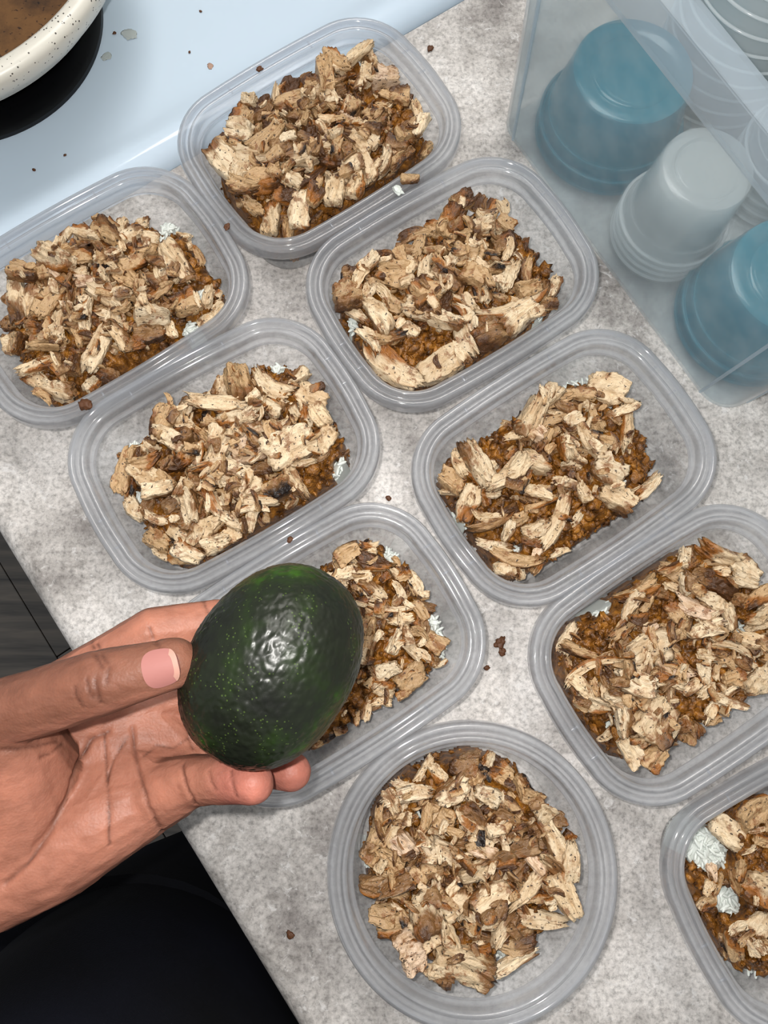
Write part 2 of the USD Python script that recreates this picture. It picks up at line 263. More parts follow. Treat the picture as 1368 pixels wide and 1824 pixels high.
# pot of broth on the burner
pot = thing('cooking_pot', 'speckled white stoneware pot of brown broth on the black burner', 'pot', (POT[0], POT[1], .0152))
z0 = .0152
pprof = [(.003, .0), (.070, .0), (.077, .003), (.086, .0105), (.1005, .0250), (.1212, .0450), (.1316, .0580), (.1320, .0590), (.1340, .0600), (.1362, .0640), (.1384, .0685), (.1394, .0730), (.1390, .0762), (.1370, .0784), (.1340, .0792), (.1305, .0788), (.1280, .0772), (.1265, .0740), (.1245, .0660), (.116, .0480), (.097, .0270), (.076, .0080), (.003, .0065)]
obj('pot_body', loft(disc_profile(pprof, 128), cap0=True, cap1=True), STONEWARE, pot.GetPath(), smooth=40)
bt = loft(disc_profile([(.1246, .0655), (.1242, .0668), (.121, .0664), (.08, .0666), (.003, .0666)], 128), cap1=True)
obj('broth', bt, BROTH, pot.GetPath(), smooth=True)

# ------------------------------------------------------------------ food containers
POSES = {'C1': (-.029, .319, 34.8), 'C2': (-.159, .211, 33.9), 'C3': (.052, .221, 32.3), 'C4': (-.081, .114, 31.0), 'C5': (.114, .107, 33.1), 'C6': (-.023, .002, 32.0), 'C7': (.178, .001, 32.2), 'C8': (.244, -.115, 25.5), 'C9': (.0551, -.1121, 0)}
WHERE = {'C1': 'top container touching the stove', 'C2': 'container cut by the left edge', 'C3': 'container meeting the bin corner', 'C4': 'container above the index finger', 'C5': 'half-bare container',
         'C6': 'container behind the avocado', 'C7': 'container right of the round one', 'C8': 'container at bottom right', 'C9': 'round container'}
HX, HY, RC, RROUND = .084, .0624, .041, .0758
def wall_curve(pts, th):
    p = np.array(pts, float); t = np.gradient(p, axis=0); t /= np.linalg.norm(t, axis=1, keepdims=True)
    n = np.c_[-t[:, 1], t[:, 0]]
    return np.vstack([p + n * th / 2, (p - n * th / 2)[::-1]])
def smooth_curve(pts, k=3):
    from scipy.interpolate import CubicSpline
    p = np.array(pts, float); s = np.r_[0, np.cumsum(np.linalg.norm(np.diff(p, axis=0), axis=1))]
    return CubicSpline(s, p)(np.linspace(0, s[-1], k * len(p)))
WALL = smooth_curve([(13.0, 45.4), (13.3, 43.0), (14.2, 35), (15.3, 24), (16.5, 12), (17.2, 6.0), (18.0, 3.2), (19.6, 1.5), (22.0, .95), (24.0, .9)], 2)
RIMC = smooth_curve([(13.0, 45.4), (12.5, 47.3), (11.3, 48.6), (10.7, 50.6), (10.3, 53.0), (9.4, 54.7), (8.3, 54.9), (7.5, 53.8), (6.9, 52.3), (5.9, 51.9), (5.0, 52.7), (4.2, 54.2), (3.1, 55.2), (1.8, 55.0), (.8, 53.6), (.3, 51.0), (0.1, 47.6)], 3)
def rect_ring(d, z): return np.c_[round_rect(HX - d, HY - d, RC - d, 12, 7, .0012), np.full(4 * 19, z)]
def circ_ring(d, z):
    t = np.linspace(0, 2 * np.pi, 112, endpoint=False); return np.c_[(RROUND - d) * np.cos(t), (RROUND - d) * np.sin(t), np.full(112, z)]
def tub_meshes(ring):
    c = wall_curve(WALL, .75) / 1000
    m = len(c) // 2
    loops = [ring(d, max(z, .0003)) for d, z in c]
    for k, end in ((m - 1, loops[m - 1]), (m, loops[m])):
        pass
    lower, upper = loops[:m], loops[m:]
    if lower[-1][0, 2] > upper[0][0, 2]: lower, upper = upper[::-1], lower[::-1]
    shrink = lambda L, s: L * np.array([s, s, 1])
    chain = lower + [shrink(lower[-1], s) for s in (.7, .4, .02)] + [shrink(upper[0], s) for s in (.02, .4, .7)] + upper
    body = loft(chain, close=True)
    rim = loft([ring(d, z) for d, z in wall_curve(RIMC, .9) / 1000], close=True)
    return body, rim
def notch_meshes(pts):
    out = []
    for x, y, a in pts:
        b = rbox(.0012, .0052, .0011, .0004, 8); b.apply_transform(trimesh.transformations.rotation_matrix(a, [0, 0, 1])); b.apply_translation([x, y, .0527]); out.append(b)
    return out
rb, rr = tub_meshes(rect_ring)
first = thing('food_container', 'clear rectangular container of chicken, ' + WHERE['C1'], 'food container', (*POSES['C1'][:2], 0), POSES['C1'][2], 'rectangular food containers')
obj('tub', rb, PLASTIC, first.GetPath(), smooth=50); obj('rim', rr, RIM, first.GetPath(), smooth=60)
d = .0058
for x, y, a in [(-.03, HY - d, 0), (.03, HY - d, 0), (-.03, -HY + d, 0), (.03, -HY + d, 0), (HX - d, 0, math.pi / 2), (-HX + d, 0, math.pi / 2), (HX - d, .018, math.pi / 2), (-HX + d, -.018, math.pi / 2)]:
    obj('rim_notch', notch_meshes([(x, y, a)])[0], RIM, first.GetPath())
for n in ('C2', 'C3', 'C4', 'C5', 'C6', 'C7', 'C8'):
    copy_of(first, 'clear rectangular container of chicken, ' + WHERE[n], (*POSES[n][:2], 0), POSES[n][2], 'rectangular food containers')
cb, cr = tub_meshes(circ_ring)
rd = thing('round_food_container', 'clear round container of chopped chicken at the bottom', 'food container', (*POSES['C9'][:2], 0), 0)
obj('tub', cb, PLASTIC, rd.GetPath(), smooth=50); obj('rim', cr, RIM, rd.GetPath(), smooth=60)

# ------------------------------------------------------------------ food
FOOD={
'C1':(0.046,'-50 44 10 7 30 b,-55 35 14 9 48 o,-33 39 16 11 10 k,-25 43 10 7 124 p,-19 38 18 11 10 b,-40 29 16 16 135 p,-33 23 17 7 48 t,-29 14 27 11 15 t,-53 24 19 10 135 t,-68 14 29 17 94 p,-58 4 16 11 39 p,-45 9 22 12 151 p,-47 -6 21 19 168 t,-65 -5 18 9 137 t,-69 -12 13 8 103 k,-57 -27 20 11 52 p,-50 -35 15 9 47 t,-39 -34 24 13 47 p,-27 -33 14 11 28 t,-41 -21 14 11 124 b,-33 -17 14 9 124 p,-20 -22 24 6 9 b,-15 -9 28 14 163 p,-24 3 19 13 168 b,2 46 17 13 48 b,-8 35 26 8 74 p,-1 26 27 12 157 t,14 45 18 9 29 b,26 45 27 11 65 t,38 47 17 15 112 p,36 35 20 10 102 t,55 37 24 9 10 p,64 34 17 9 82 p,58 12 18 12 146 n,68 0 18 11 118 t,64 -15 17 7 59 p,59 -2 14 11 146 t,49 20 15 10 38 p,27 10 13 7 29 p,29 1 25 5 51 b,21 0 13 9 113 n,36 -9 15 12 135 t,16 21 12 10 102 p,-4 15 15 12 113 t,10 7 11 5 146 p,16 -19 17 10 102 p,26 -21 15 8 28 p,38 -29 15 8 135 b,25 -35 22 9 37 p,12 -35 19 9 73 p,-2 -20 21 13 157 b,-1 -40 17 12 42 p,-14 -36 18 13 42 p,32 -39 14 7 18 t,56 -29 15 9 37 p,56 -37 12 7 27 t,50 -26 14 10 179 t,-3 3 13 10 168 b,3 -4 13 9 124 t,26 25 15 11 157 b,17 32 13 9 135 t,4 -30 14 10 168 p,16 -8 13 10 157 b,40 -36 13 8 178 b,-21 22 13 11 146 b','56 33 3','23 -30 4'),
'C2':(0.04,'-21 61 21 11 158 t,-9 57 9 8 42 b,-20 54 11 4 147 p,4 52 19 11 152 t,13 47 18 7 130 p,23 50 21 12 115 t,32 45 13 8 32 p,46 38 8 8 147 p,16 34 25 13 125 o,16 20 16 11 147 p,-11 40 25 16 120 p,3 40 15 6 46 p,3 29 13 9 147 t,-3 23 9 6 158 p,-31 40 16 12 136 t,-22 34 20 6 87 b,-16 27 15 5 96 n,-44 30 34 12 70 p,-37 24 20 9 47 p,-26 17 25 11 21 t,-14 14 13 6 56 t,-33 1 17 9 41 p,-21 6 7 7 168 p,-32 -5 7 4 51 p,-15 -2 21 10 55 p,-1 14 18 7 141 n,2 0 22 10 106 p,27 25 13 5 78 p,36 14 17 12 158 o,36 24 14 8 180 p,44 16 10 8 136 p,49 -3 29 14 95 p,39 -4 16 11 31 p,19 3 17 12 115 t,27 8 15 8 169 t,14 -5 21 7 131 o,28 -13 21 10 179 t,19 -26 20 15 152 p,23 -39 10 7 87 p,12 -33 18 13 157 b,40 -29 16 14 179 t,54 -29 17 7 49 p,55 -37 10 7 9 p,65 -33 9 4 44 p,45 -40 12 9 168 p,64 1 13 5 81 t,63 15 9 6 125 p,-18 -24 31 11 36 p,-4 -28 17 9 87 p,0 -13 13 6 78 p,-25 -11 14 5 78 t,-44 6 10 9 136 b,-63 9 13 11 157 p,-58 5 13 10 42 t,-44 -6 16 8 146 k,-56 -15 19 8 168 p,-46 -21 20 7 102 t,-65 -22 22 11 97 p,-52 -33 20 10 136 p,-61 -33 12 6 116 t,-34 -38 11 8 31 p,-23 -39 13 8 126 b,-36 -26 13 10 51 b,-47 42 13 9 11 b,0 -36 13 9 168 b,-56 23 11 9 180 b,9 16 12 9 158 k,6 -11 12 7 179 t','57 27 5,50 -25 5,34 -39 5,50 21 3','49 24 9,60 -4 9,61 -13 6,42 -20 6,-65 -5 9,-51 -10 8'),
'C3':(0.04,'-57 44 18 9 86 k,-34 42 16 9 20 p,-46 33 16 7 30 p,-25 25 20 17 148 t,-15 31 14 10 137 p,-43 47 13 10 0 b,-48 40 11 9 148 b,-61 27 18 14 159 t,-58 18 17 7 106 p,-49 8 26 12 91 p,-36 10 14 10 116 k,-46 25 8 5 48 p,-51 -7 20 10 153 k,-36 -10 11 9 127 p,-61 -4 17 7 91 p,-58 -22 39 16 106 p,-32 -38 30 18 179 p,-19 -42 16 7 85 p,-16 -18 20 11 127 p,-12 -35 24 10 71 p,-25 -4 21 13 121 p,-16 4 18 15 106 t,-6 20 17 8 48 p,-1 36 16 8 39 t,1 45 21 8 164 t,14 40 12 8 126 t,22 35 21 15 29 t,35 44 15 11 170 t,22 46 13 10 0 k,46 38 13 10 29 t,52 32 16 10 38 o,58 27 12 6 74 p,44 25 21 8 110 p,37 21 15 12 159 p,23 24 18 10 19 t,5 25 16 8 143 t,17 12 16 12 132 t,26 13 15 10 116 o,1 7 20 14 127 p,14 -3 16 12 116 t,20 2 15 8 105 p,-10 -6 15 11 29 b,1 -13 16 6 121 p,-3 -21 17 9 95 p,17 -14 18 8 47 p,33 -13 23 11 37 p,43 1 15 6 47 p,46 -15 16 8 46 t,39 -27 16 10 169 t,43 7 15 12 169 b,25 -31 44 9 167 p,24 -42 26 13 9 p,33 -43 11 7 169 p,61 -32 17 7 37 p,50 -30 12 7 46 b,47 -42 11 9 148 t,3 -39 21 19 169 b,-50 -34 9 7 116 b,53 18 12 9 115 t,-38 19 14 7 96 p,-10 38 12 8 126 b,11 14 12 6 29 p,29 -5 11 8 159 k,-22 43 10 7 148 b','-7 41 3,-62 16 3,42 -41 4,-17 18 3','58 -15 12,-32 -23 12,-47 -17 10,-16 -29 7,-42 49 6,-61 6 7'),
'C4':(0.041,'27 39 23 17 80 t,42 24 24 11 113 p,17 44 13 9 52 p,65 24 14 9 1 p,61 6 19 13 123 p,51 -2 15 8 69 p,58 -7 15 11 88 p,53 -20 17 14 10 p,32 -3 23 13 175 p,19 4 14 8 170 n,33 -15 29 21 0 p,32 -25 19 6 149 p,11 -5 19 16 170 n,9 31 32 10 144 p,7 39 17 6 6 p,16 14 24 11 165 p,26 16 17 8 160 p,35 12 16 9 118 p,9 6 16 9 21 p,-2 6 24 13 51 p,-6 -7 26 9 139 p,-9 -14 22 8 129 p,-14 7 14 5 52 p,-9 38 16 9 42 p,-12 27 11 7 129 p,-23 43 21 15 33 t,-24 25 21 12 124 p,-36 29 12 6 109 p,-43 30 8 8 160 p,-64 24 28 11 48 t,-53 32 11 7 129 b,-47 14 20 13 109 p,-43 20 19 9 170 t,-57 16 18 6 53 k,-44 1 18 10 159 p,-38 4 13 7 119 t,-23 -6 10 11 149 b,-32 -5 12 6 42 p,-21 -19 22 7 85 p,-19 -27 17 7 90 p,-13 -22 11 5 99 p,2 -24 14 11 159 p,1 -33 24 8 144 p,-3 -36 17 5 159 p,25 -37 21 10 89 p,15 -33 18 12 170 k,-34 -16 18 11 81 p,-65 1 16 9 100 p,-55 -1 12 8 42 b,-54 -11 14 6 129 p,-45 -17 6 5 159 p,-47 -26 13 8 110 p,-30 -31 15 11 10 p,-39 -32 12 8 31 p,-31 -42 16 11 169 p,-23 -44 15 10 180 p,-13 -39 16 10 129 p,-8 -45 13 7 51 p,-63 -22 17 10 119 t,-65 -30 11 7 110 p,-48 -40 18 10 119 p,-57 -41 15 8 139 t,-7 16 15 7 99 t,1 21 12 7 129 t,-42 -9 12 9 0 b,-17 21 12 10 160 b,-31 12 14 10 170 b,-22 9 13 9 1 b,-40 -24 10 8 170 b,-50 -28 10 7 159 k,1 46 15 8 1 b,12 -17 14 7 159 b','-47 34 5,52 35 4,55 -40 7,-56 6 5','49 32 8,48 16 7,65 -21 9,41 -43 12,9 -51 9,31 -31 7'),
'C5':(0.033,'4 44 30 14 36 p,27 47 19 11 163 t,21 40 19 11 17 p,61 25 24 18 126 p,59 8 18 7 172 p,51 -3 26 10 48 p,40 31 17 8 142 t,28 30 14 8 126 b,41 21 11 5 137 p,67 12 10 6 115 t,44 9 14 4 30 t,37 13 15 6 73 t,25 20 12 9 167 p,25 8 17 7 84 p,32 5 9 6 126 k,27 -1 14 9 110 p,40 -3 13 5 73 t,1 28 14 11 116 n,-9 30 16 6 162 p,14 27 18 6 162 t,4 20 15 8 26 t,11 8 16 10 74 p,-39 35 28 13 85 p,-48 36 17 7 80 p,-43 23 15 7 95 p,-60 31 16 13 126 t,-60 24 18 6 137 p,-27 14 32 12 12 p,-23 6 13 8 45 t,-9 11 19 10 105 p,-32 24 8 7 177 p,-18 -5 16 7 132 p,0 -9 15 7 137 p,14 -1 12 6 116 p,9 -2 12 7 157 p,24 -18 20 15 116 p,20 -36 20 14 110 p,42 -37 20 6 6 p,42 -46 19 7 6 p,5 -20 12 7 74 p,12 -22 6 3 34 p,-18 -25 36 9 30 p,-9 -31 13 5 15 p,-57 12 23 13 36 p,-46 10 11 8 75 b,-53 0 15 6 132 p,-58 -5 24 8 172 b,-40 -5 16 8 177 b,-31 -22 17 9 176 p,-36 -12 11 7 167 t,-46 -14 14 7 35 p,-57 -17 20 6 132 p,-51 -30 30 8 135 t,-42 -40 11 7 15 b,-25 -41 13 5 162 p,-61 -32 12 9 147 p,-54 -39 11 7 65 p,-39 -34 8 5 25 n,-18 -12 20 4 167 t,-38 -27 13 6 137 b,-8 52 6 4 7 p,-20 37 5 2 147 p','44 44 6,57 41 6,68 35 5,-67 7 6,30 -26 5,53 17 3,-78 -16 5,-46 -25 2','-23 41 10,-13 46 7,-6 1 9,1 -33 15,-12 -40 11,9 -34 9,-35 -35 8,46 -23 10,62 -3 6,2 -41 9,4 3 7,40 36 6'),
'C6':(0.037,'39 45 16 10 178 t,39 40 9 7 118 b,52 37 10 4 148 p,51 34 7 4 148 p,49 27 20 10 128 o,30 31 15 8 168 p,39 23 10 8 178 p,40 14 16 7 113 p,61 21 8 4 88 k,66 6 15 8 87 p,64 -3 7 4 148 p,64 -9 12 6 133 b,53 6 13 5 83 p,58 3 7 4 27 t,43 0 26 4 146 p,45 -8 14 7 153 p,57 -10 13 7 88 t,45 -14 9 4 78 p,21 -8 30 9 48 t,20 -16 21 4 53 t,35 -17 15 9 37 p,30 -11 5 3 148 p,41 -26 13 6 108 p,54 -29 15 11 108 t,49 -25 8 4 27 p,45 -32 10 5 118 p,21 -28 18 10 172 p,15 -35 14 9 138 p,32 -39 18 14 172 t,24 -46 9 5 177 t,11 -45 11 5 148 p,2 -43 13 6 42 p,-5 -42 10 5 48 t,-17 -43 8 6 167 t,-25 -44 8 5 167 k,-33 -44 8 5 167 t,49 -38 8 6 88 b,51 -42 8 3 177 p,60 12 9 6 178 t,34 21 7 6 128 b,49 -19 8 6 148 k,22 27 16 9 168 p,12 23 17 9 28 t,12 6 16 10 118 p,-3 7 17 9 158 p,-1 -11 15 10 18 t,-16 -9 16 8 128 p,-10 -25 15 8 157 p,-27 -23 15 8 7 b,-15 7 16 9 158 p,-28 -10 16 9 119 t,-37 -28 15 8 167 p,-31 0 14 9 8 p,-44 -16 14 9 167 p','61 27 4,58 22 3,61 -21 4,59 -32 4,56 -39 3,33 -44 3','26 45 6,59 36 4,50 11 5,27 -18 6,33 -7 4'),
'C7':(0.039,'54 36 25 12 127 p,40 47 12 9 167 b,24 48 13 6 177 t,35 40 12 9 43 p,50 28 18 6 143 t,64 16 15 13 95 p,54 12 14 9 127 p,48 23 10 6 138 p,24 37 19 9 117 o,25 29 14 10 84 p,-1 45 24 11 172 o,41 16 19 10 122 b,36 27 11 8 138 b,-10 36 19 7 25 p,-17 28 22 7 15 t,-1 31 11 4 25 t,10 18 14 9 85 t,3 10 18 8 10 t,21 13 24 9 122 n,31 14 16 9 117 p,16 3 21 9 162 p,34 0 16 10 68 p,49 -9 16 8 167 p,47 -14 15 6 162 p,26 -15 21 5 125 p,38 -18 21 10 138 p,-17 10 25 19 167 p,-19 18 12 5 176 p,-10 20 9 5 176 n,-49 42 19 8 25 p,-49 30 19 8 128 t,-55 20 34 6 169 p,-38 19 10 6 176 p,-69 14 21 6 81 b,-60 13 16 8 97 p,-63 2 18 11 128 p,-48 -1 14 9 118 p,-46 7 13 6 107 b,-34 0 22 14 133 p,-34 -11 21 5 171 t,-17 -9 16 7 123 p,-12 -6 20 4 122 n,-4 -7 20 5 96 o,-37 -22 24 21 24 p,-43 -28 21 10 166 p,-51 -13 17 11 75 p,-63 -17 14 5 0 p,-61 -32 17 11 97 p,-50 -40 14 11 24 t,-42 -44 10 8 175 t,-36 -40 10 3 166 p,-22 -43 13 9 33 b,-26 -33 12 8 166 t,3 -35 27 6 9 p,16 -29 12 10 166 k,7 -45 17 6 128 p,2 -46 13 7 123 k,25 -42 18 13 175 p,17 -39 12 7 14 b,3 -17 14 7 63 p,-1 -26 12 6 5 p,-9 -19 11 6 5 p,10 -10 12 6 133 p,21 -22 19 7 148 p,17 -9 13 4 138 o,32 -31 8 5 117 p,-6 -42 10 8 166 o,59 -3 11 10 127 b,47 3 11 9 127 b,8 33 14 8 127 b,18 32 9 5 127 p,75 0 18 9 176 t,68 -13 18 12 117 p,58 -28 20 10 166 p,45 -37 18 10 127 t,39 -49 17 10 13 p,72 -26 18 10 157 p,57 -44 17 10 22 p','-20 46 8,14 49 4,38 -11 5,33 -30 4,16 -48 7,-53 -14 4','-33 37 10,0 -3 8,-14 -29 10,-66 -7 8,-68 -23 6,-7 -44 6,-49 -34 6,2 27 7'),
'C8':(0.038,'-16 42 21 16 10 t,-33 35 20 14 119 p,-19 24 10 6 135 o,-52 20 10 5 70 n,-51 14 12 3 44 t,-58 15 8 5 39 p,-62 8 10 7 10 k,-67 9 6 4 19 p,-34 5 18 19 125 p,-44 12 16 6 92 b,-43 -10 12 10 28 p,-54 -7 12 6 167 p,-53 -14 8 5 115 n,-60 -17 16 9 82 t,-53 -18 10 5 76 p,-50 -18 7 5 93 p,-19 30 11 3 163 p,-29 23 9 3 1 p,-44 -20 7 4 135 o,-1 29 19 10 1 p,-3 9 19 10 135 p,-17 -5 19 10 28 t,-23 -22 19 9 154 p,25 8 20 10 1 p,12 -19 18 10 125 p,-7 -34 19 9 13 t,31 -12 20 10 163 p,-37 -31 16 9 115 p','-46 28 11,-50 2 8,-58 -40 5','-61 22 7,-63 -1 9,-55 -29 10,-67 -8 6,-26 16 8'),
'C9':(0.04,'-23 48 16 6 58 p,-17 47 11 6 120 p,-2 49 16 11 170 b,3 56 11 7 180 b,12 55 9 6 68 p,21 55 14 10 140 o,18 46 14 8 150 t,-9 38 19 13 28 p,-3 37 15 5 38 b,-34 36 27 9 14 p,-45 37 13 8 121 p,-37 42 12 6 160 p,-53 25 22 12 74 t,-48 22 18 5 100 t,-57 7 14 11 141 b,-40 20 20 7 58 p,-35 12 16 11 141 n,-24 23 19 6 68 t,-30 8 22 5 79 b,-43 5 15 9 131 t,-46 -1 9 6 170 o,-23 9 11 6 141 p,-13 24 12 11 68 o,2 24 19 12 120 p,10 36 14 10 160 p,17 33 8 4 99 p,25 29 18 5 130 t,21 22 20 11 151 b,17 18 14 8 37 p,28 9 18 10 13 b,16 4 15 11 18 b,-12 8 19 11 151 p,2 -1 17 11 18 p,6 9 16 7 170 n,31 39 14 8 120 k,40 27 11 10 140 p,45 12 28 10 114 p,49 21 11 9 18 b,60 4 20 10 82 p,46 -4 23 11 120 p,52 -15 24 13 114 p,35 1 13 7 130 n,30 -12 24 8 46 p,26 -1 9 8 37 b,36 -15 13 8 170 o,44 -31 23 9 170 p,30 -25 12 4 110 t,10 -14 22 13 37 p,6 -25 19 9 179 p,17 -31 20 8 51 p,-9 -17 16 10 37 p,-6 -25 10 5 131 p,-20 -12 12 6 68 p,-24 -21 21 19 111 p,-25 -31 18 13 121 p,-40 -7 19 10 18 n,-55 -10 18 13 179 b,-38 -14 11 8 161 k,-49 -25 14 9 170 k,-41 -31 22 13 9 o,-33 -44 13 13 18 n,-44 -44 13 11 27 n,-40 -50 9 5 142 o,-12 -34 18 9 105 p,-4 -56 31 17 161 p,-17 -50 15 10 142 p,-12 -43 11 6 132 p,1 -43 16 11 165 t,4 -33 11 7 170 b,24 -40 21 9 8 t,23 -48 25 8 22 p,26 -32 13 8 8 b,-16 -44 9 6 151 t,-26 -48 11 5 111 t,36 17 11 8 27 b,-21 -2 14 8 9 b,-2 13 12 6 9 b,36 34 12 8 160 k,54 12 9 6 56 b,6 46 12 8 57 k','-58 1 5,-25 26 3,19 -45 5','32 -6 3'),
}

TONES = {'p': 'pale', 'n': 'pinkish', 't': 'lightly browned', 'b': 'dark browned', 'o': 'orange-stained', 'k': 'charred'}
PALE, CREAM, PINK, TAN, ORANGE, BROWN, CHAR = [np.array(srgb(*c)) for c in ((234, 214, 182), (210, 180, 138), (228, 200, 172), (166, 124, 78), (156, 98, 38), (90, 56, 26), (26, 16, 12))]
def grid_box(nx, ny, nz):
    m = {}
    V, Q = [], []
    def vid(i, j, k):
        key = (i, j, k)
        if key not in m: m[key] = len(V); V.append((2 * i / nx - 1, 2 * j / ny - 1, 2 * k / nz - 1))
        return m[key]
    def quad(a, b, c, d): Q.extend([(a, b, c), (a, c, d)])
    for i in range(nx):
        for j in range(ny):
            quad(vid(i, j, nz), vid(i + 1, j, nz), vid(i + 1, j + 1, nz), vid(i, j + 1, nz)); quad(vid(i, j, 0), vid(i, j + 1, 0), vid(i + 1, j + 1, 0), vid(i + 1, j, 0))
    for i in range(nx):
        for k in range(nz):
            quad(vid(i, 0, k), vid(i + 1, 0, k), vid(i + 1, 0, k + 1), vid(i, 0, k + 1)); quad(vid(i, ny, k), vid(i, ny, k + 1), vid(i + 1, ny, k + 1), vid(i + 1, ny, k))
    for j in range(ny):
        for k in range(nz):
            quad(vid(0, j, k), vid(0, j, k + 1), vid(0, j + 1, k + 1), vid(0, j + 1, k)); quad(vid(nx, j, k), vid(nx, j + 1, k), vid(nx, j + 1, k + 1), vid(nx, j, k + 1))
    return np.array(V, float), np.array(Q)
BIG, MID, SMALL = grid_box(30, 16, 5), grid_box(18, 9, 5), grid_box(10, 5, 3)
sstep = lambda x, a, b: (lambda t: t * t * (3 - 2 * t))(np.clip((x - a) / (b - a), 0, 1))
def chicken(rng, L, W, T, tone, tmpl):
    """One torn or chopped piece, fibres along x: (vertices, faces, colour, pattern coordinates)."""
    V, Fc = tmpl; o = rng.uniform(0, 90, 3)
    blocky = L / W < 2.0
    k = rng.uniform(8, 16) if blocky else rng.uniform(5, 9)
    fa, ba = (.5, .45) if blocky else (1.0, .8)
    q = V / (np.abs(V) ** k).sum(1)[:, None] ** (1 / k)
    x, y, z = q.T.copy()
    u = q * [1.0, 1.0, 1.0]
    # torn ends: the cut runs ragged across the fibres
    end = sstep(np.abs(x), .35, 1.0)
    side = (x > 0)
    rag = np.where(side, noise(np.c_[y * 2.6, z * 2.2, 0 * x] + o), noise(np.c_[y * 2.6, z * 2.2, 0 * x + 7] + o)) - .5
    fine = noise(np.c_[y * 6.5, z * 4.5, np.sign(x) * 3] + o) - .5
    X = x + np.sign(x) * end * (rag * rng.uniform(.3, .85) + fine * .42) * (.55 if blocky else 1.0)
    tap = rng.uniform(-.35, .35); skew = rng.uniform(-.35, .35)
    Y = y * (1 + tap * x) * (1 - .25 * rng.random() * x * x) + skew * x * .5
    Z = z * (1 + rng.uniform(-.3, .3) * x + rng.uniform(-.2, .2) * y)
    fib = noise(np.c_[x * 1.5, y * 5.0, z * 4.0] + o) - .5
    lump = fbm(np.c_[x * 1.6, y * 1.9, z * 1.6] + o + 20, 3) - .5
    fray = noise(np.c_[x * 4.5, y * 3.0, z * 3.0] + o + 40) - .5
    fr2 = noise(np.c_[x * 8.0, y * 5.5, z * 5.0] + o + 50) - .5
    crack = np.exp(-((noise(np.c_[x * .9 + .3 * y, y * 2.6, 0 * z] + o + 70) - .5) / .05) ** 2)
    Y = Y * (1 + .55 * lump + .26 * fray + .08 * fr2); Z = Z * (1 + .55 * lump - .42 * crack) + .28 * fa * fib * np.sign(z) + .15 * fray + .09 * fr2
    P = np.c_[X * L / 2, Y * W / 2, Z * T / 2]
    c1 = ba * rng.uniform(-.55, .55) * min(1.0, L / W / 2.2); c2 = ba * rng.uniform(-.35, .35)
    P[:, 1] += c1 * L / 2 * (X ** 2 - .3) * .6; P[:, 2] += c2 * T * (X ** 2 - .3) + rng.uniform(-.25, .25) * T * Y
    # colour: cream cut faces, a seared skin side, stains
    sd = rng.normal(size=3) * [.8, 1, .55]; sd /= np.linalg.norm(sd)
    s = q @ sd + 1.1 * (fbm(np.c_[x * 2.1, y * 2.1, z * 2.1] + o + 60, 3) - .5)
    lo = {'p': .58, 'n': .66, 't': .22, 'b': -.25, 'o': .05, 'k': .10}[tone]
    sear = sstep(s, lo, lo + .28); deep = sstep(s, lo + .40, lo + .85)
    base = PINK if tone == 'n' else PALE * (1 - (w := rng.uniform(0, .6))) + CREAM * w
    if tone in 'tok': base = CREAM * .6 + TAN * .4
    if tone == 'b': base = TAN * .55 + BROWN * .25
    base = base * rng.uniform(.82, 1.06)
    blot = sstep(fbm(np.c_[x * 1.5, y * 1.5, z * 1.5] + o + 80, 3), .48, .66)[:, None]
    col = base * (1 - .55 * blot) + (CREAM * .45 + TAN * .55) * .55 * blot
    mid = ORANGE if tone == 'o' or rng.random() < .28 else TAN * .45 + BROWN * .55
    col = col * (1 - sear[:, None]) + mid * sear[:, None]
    col = col * (1 - deep[:, None]) + ((CHAR if tone == 'k' else BROWN * .75 + CHAR * .25)) * deep[:, None]
    return P, Fc, col, P + o * .01
def rot(yaw, ax, ay):
    cx, sx, cy, sy, cz, sz = math.cos(ax), math.sin(ax), math.cos(ay), math.sin(ay), math.cos(yaw), math.sin(yaw)
    return np.array([[cz, -sz, 0], [sz, cz, 0], [0, 0, 1]]) @ np.array([[cy, 0, sy], [0, 1, 0], [-sy, 0, cy]]) @ np.array([[1, 0, 0], [0, cx, -sx], [0, sx, cx]])
def inside_dist(name, xy, z):
    """How far (m, positive = inside) points lie inside the tub at height z."""
    ins = .0141 + np.clip(.0454 - z, 0, .0454) * .105 - np.clip(z - .0454, 0, .006) * .5
    if name == 'C9': return RROUND - ins - np.linalg.norm(xy, axis=1)
    hx, hy, r = HX - ins, HY - ins, RC - ins
    q = np.abs(xy) - np.c_[hx - r, hy - r]
    return -(np.linalg.norm(np.maximum(q, 0), axis=1) + np.minimum(q.max(1), 0) - r)
def hull_dist(poly, pts):
    out = np.full(len(pts), 1e9); n = len(poly); ins = np.ones(len(pts), bool)
    for i in range(n):
        a, b = poly[i], poly[(i + 1) % n]; d = b - a; L = np.linalg.norm(d)
        if L < 1e-9: continue
        out = np.minimum(out, (d[0] * (pts[:, 1] - a[1]) - d[1] * (pts[:, 0] - a[0])) / L)
    return out
BITS = {'C1': 420, 'C2': 320, 'C3': 260, 'C4': 320, 'C5': 150, 'C6': 150, 'C7': 260, 'C8': 100, 'C9': 380}
CELL = .001
made, shares = [], {}
from scipy.spatial import ConvexHull, cKDTree
